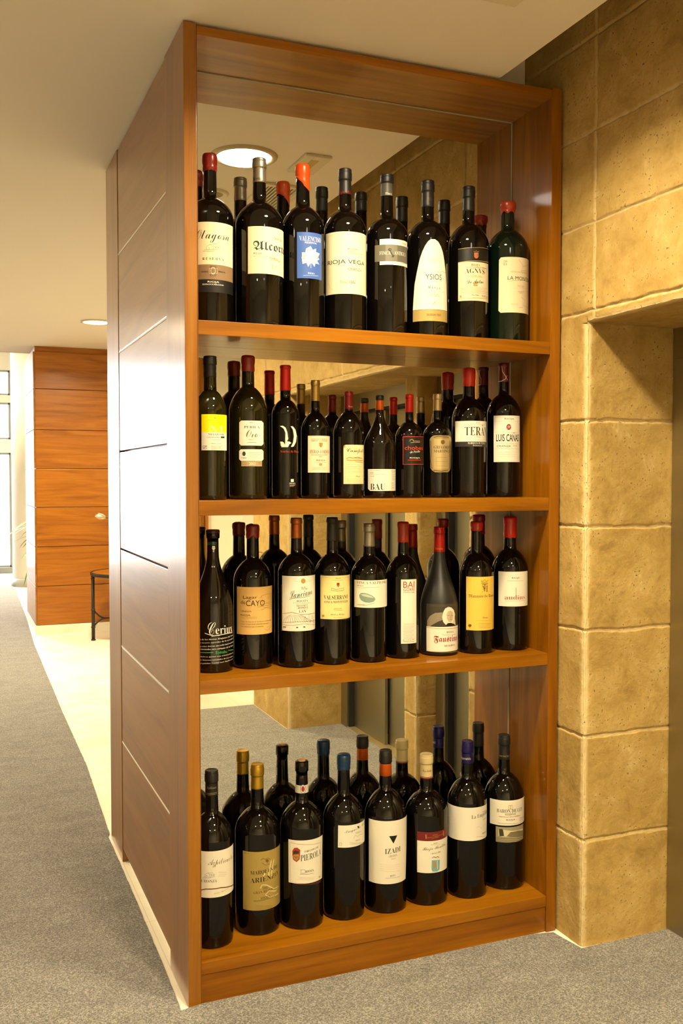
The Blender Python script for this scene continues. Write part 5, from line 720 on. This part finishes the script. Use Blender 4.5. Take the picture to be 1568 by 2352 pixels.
# round side table
IRON = plain('wrought_iron', '#2b241c', .5, .5)
tb = tag(empty('side_table', (1.02, 6.70, 0)), 'round side table with thin dark iron legs and a wooden top, behind the cabinet', 'table')
cx, cy = 1.02, 6.70
bm = bmesh.new(); lathe(bm, [(.395, .625), (.405, .628), (.408, .655), (.400, .660), (.392, .658)], 64, c=(cx, cy, 0), cap0=False, cap1=False); obj('table_rim', bm, IRON, tb, True)
bm = bmesh.new(); lathe(bm, [(.394, .636), (.394, .655)], 64, c=(cx, cy, 0)); obj('table_top', bm, WF, tb)
for k in range(4):
    a = PI+k*PI/2; lx, ly = cx+.385*math.cos(a), cy+.385*math.sin(a)
    bm = bmesh.new(); tube(bm, [(lx, ly, .012), (lx, ly, .63)], .0165, 12)
    for z in (.13, .30, .60): lathe(bm, [(.017, z-.008), (.023, z), (.017, z+.008)], 14, c=(lx, ly, 0), cap0=False, cap1=False)
    leg_o = obj('leg', bm, IRON, tb, True)
    bm = bmesh.new(); lathe(bm, [(.022, 0), (.022, .010), (.016, .014)], 14, c=(lx, ly, 0)); obj('foot', bm, IRON, tb, True).parent = leg_o
    bm = bmesh.new()
    for z0, z1 in ((.13, .21), (.30, .21)):
        tube(bm, [(lx+(cx-lx)*t, ly+(cy-ly)*t, z1+(z0-z1)*max(0, 1-t*3.2)**2) for t in [i/14 for i in range(15)]], .008, 8)
    obj('stretcher', bm, IRON, tb, True)
# lilies in a vase on that table
va = tag(empty('flower_vase', (1.04, 6.66, .6605)), 'glass vase of cream lilies on the round side table', 'vase of flowers')
bm = bmesh.new(); lathe(bm, [(.045, .661), (.05, .67), (.06, .78), (.052, .87), (.065, .92), (.062, .92), (.049, .87), (.056, .78), (.045, .675)], 32, c=(1.04, 6.66, 0), cap1=False); obj('vase', bm, plain('vase_glass', '#9fb0a2', .08, spec=.7), va, True)
LEAF = plain('leaf_green', '#446f24', .5, var=.35); PETAL = plain('lily_petal', '#f3ead0', .5); STAMEN = plain('stamen', '#d9a520', .6)
def petal_leaf(bm, base, d, up, length, width, curl, n=7):
    d = Vector(d).normalized(); up = Vector(up); up = (up-up.dot(d)*d).normalized(); s = d.cross(up); prev = None
    for i in range(n+1):
        t = i/n; w_ = width*math.sin(PI*min(1, t*.93+.06))**.8*.5; c_ = Vector(base)+d*length*t*(1-.15*t)+up*(-curl*t*t*length)
        row = [bm.verts.new(c_-s*w_+up*w_*.35), bm.verts.new(c_), bm.verts.new(c_+s*w_+up*w_*.35)]
        if prev:
            for k in range(2): f_ = bm.faces.new((prev[k], prev[k+1], row[k+1], row[k])); f_.smooth = True
        prev = row
heads = [((.745, 6.78, 1.19), (-.75, -.45, .2)), ((.86, 6.62, 1.12), (-.5, -.8, .1)), ((1.0, 6.6, 1.3), (0, -.4, 1)), ((1.15, 6.6, 1.22), (.6, -.4, .5)), ((1.1, 6.8, 1.32), (.3, .5, .8))]
for (hx, hy, hz), d in heads:
    dv = Vector(d).normalized()
    bm = bmesh.new(); b0 = Vector((hx, hy, hz))-dv*.04
    tube(bm, [(1.04, 6.66, .72), (1.04+(hx-1.04)*.25, 6.66+(hy-6.66)*.25, .98), b0-dv*.06, b0], .0035, 6)
    petal_leaf(bm, b0-dv*.05, dv+Vector((0, 0, .4)), (0, 0, 1), .10, .02, .5)
    petal_leaf(bm, b0-dv*.07, dv*-.2+Vector((-.3, -.2, -.6)), (0, 0, 1), .10, .02, .3)
    obj('flower_stem', bm, LEAF, va, False)
    bm = bmesh.new(); o1 = dv.orthogonal().normalized(); o2 = dv.cross(o1)
    for k in range(6):
        a = k*PI/3; side = o1*math.cos(a)+o2*math.sin(a)
        petal_leaf(bm, b0, dv*.9+side*.7, -side, .125, .05, -.55 if k % 2 else -.4)
    fl = obj('flower', bm, PETAL, va)
    fl.data.materials.append(STAMEN)

# leafy plant by the partition
pl = tag(empty('potted_plant', (.50, 9.75, 0)), 'green arching houseplant peeking out beside the white column', 'plant')
bm = bmesh.new(); lathe(bm, [(.12, 0), (.16, .30), (.175, .31), (.175, .33), (.155, .33), (.14, .29)], 32, c=(.50, 9.75, 0), cap1=True); obj('pot', bm, plain('pot_grey', '#8a857a', .6), pl, True)
bm = bmesh.new(); tube(bm, [(.50, 9.75, .29), (.49, 9.74, .6), (.47, 9.74, .95)], .016, 8); obj('stem', bm, plain('plant_stem', '#6b7a3a', .7), pl, True)
rnd = random.Random(3); bm = bmesh.new()
for k in range(46):
    a = rnd.uniform(0, 2*PI); z = rnd.uniform(.62, 1.08); el_ = rnd.uniform(-.1, .75)
    petal_leaf(bm, (.48, 9.74, z), (math.cos(a)*math.cos(el_), math.sin(a)*math.cos(el_), math.sin(el_)), (0, 0, 1), rnd.uniform(.34, .50), rnd.uniform(.04, .06), rnd.uniform(.35, .9), 8)
obj('leaves', bm, LEAF, pl)

# what stands outside the glass
sbox('floor', plain('pavement', '#9a958a', .8), -12, 14.2, -.1, 8, 34, 0)
bd = tag(empty('building', (-1, 30, 0)), 'grey building across the street, seen through the upper glazing', 'building')
box('facade', plain('grey_render', '#a9a59c', .8), bd, -6, 30, 0, 6, 34, 6.5)
for k in range(5): box('window', plain('dark_glass', '#4b5054', .2), bd, -5+k*2.2, 29.95, 3.2, -3.8+k*2.2, 30.0, 5.0)
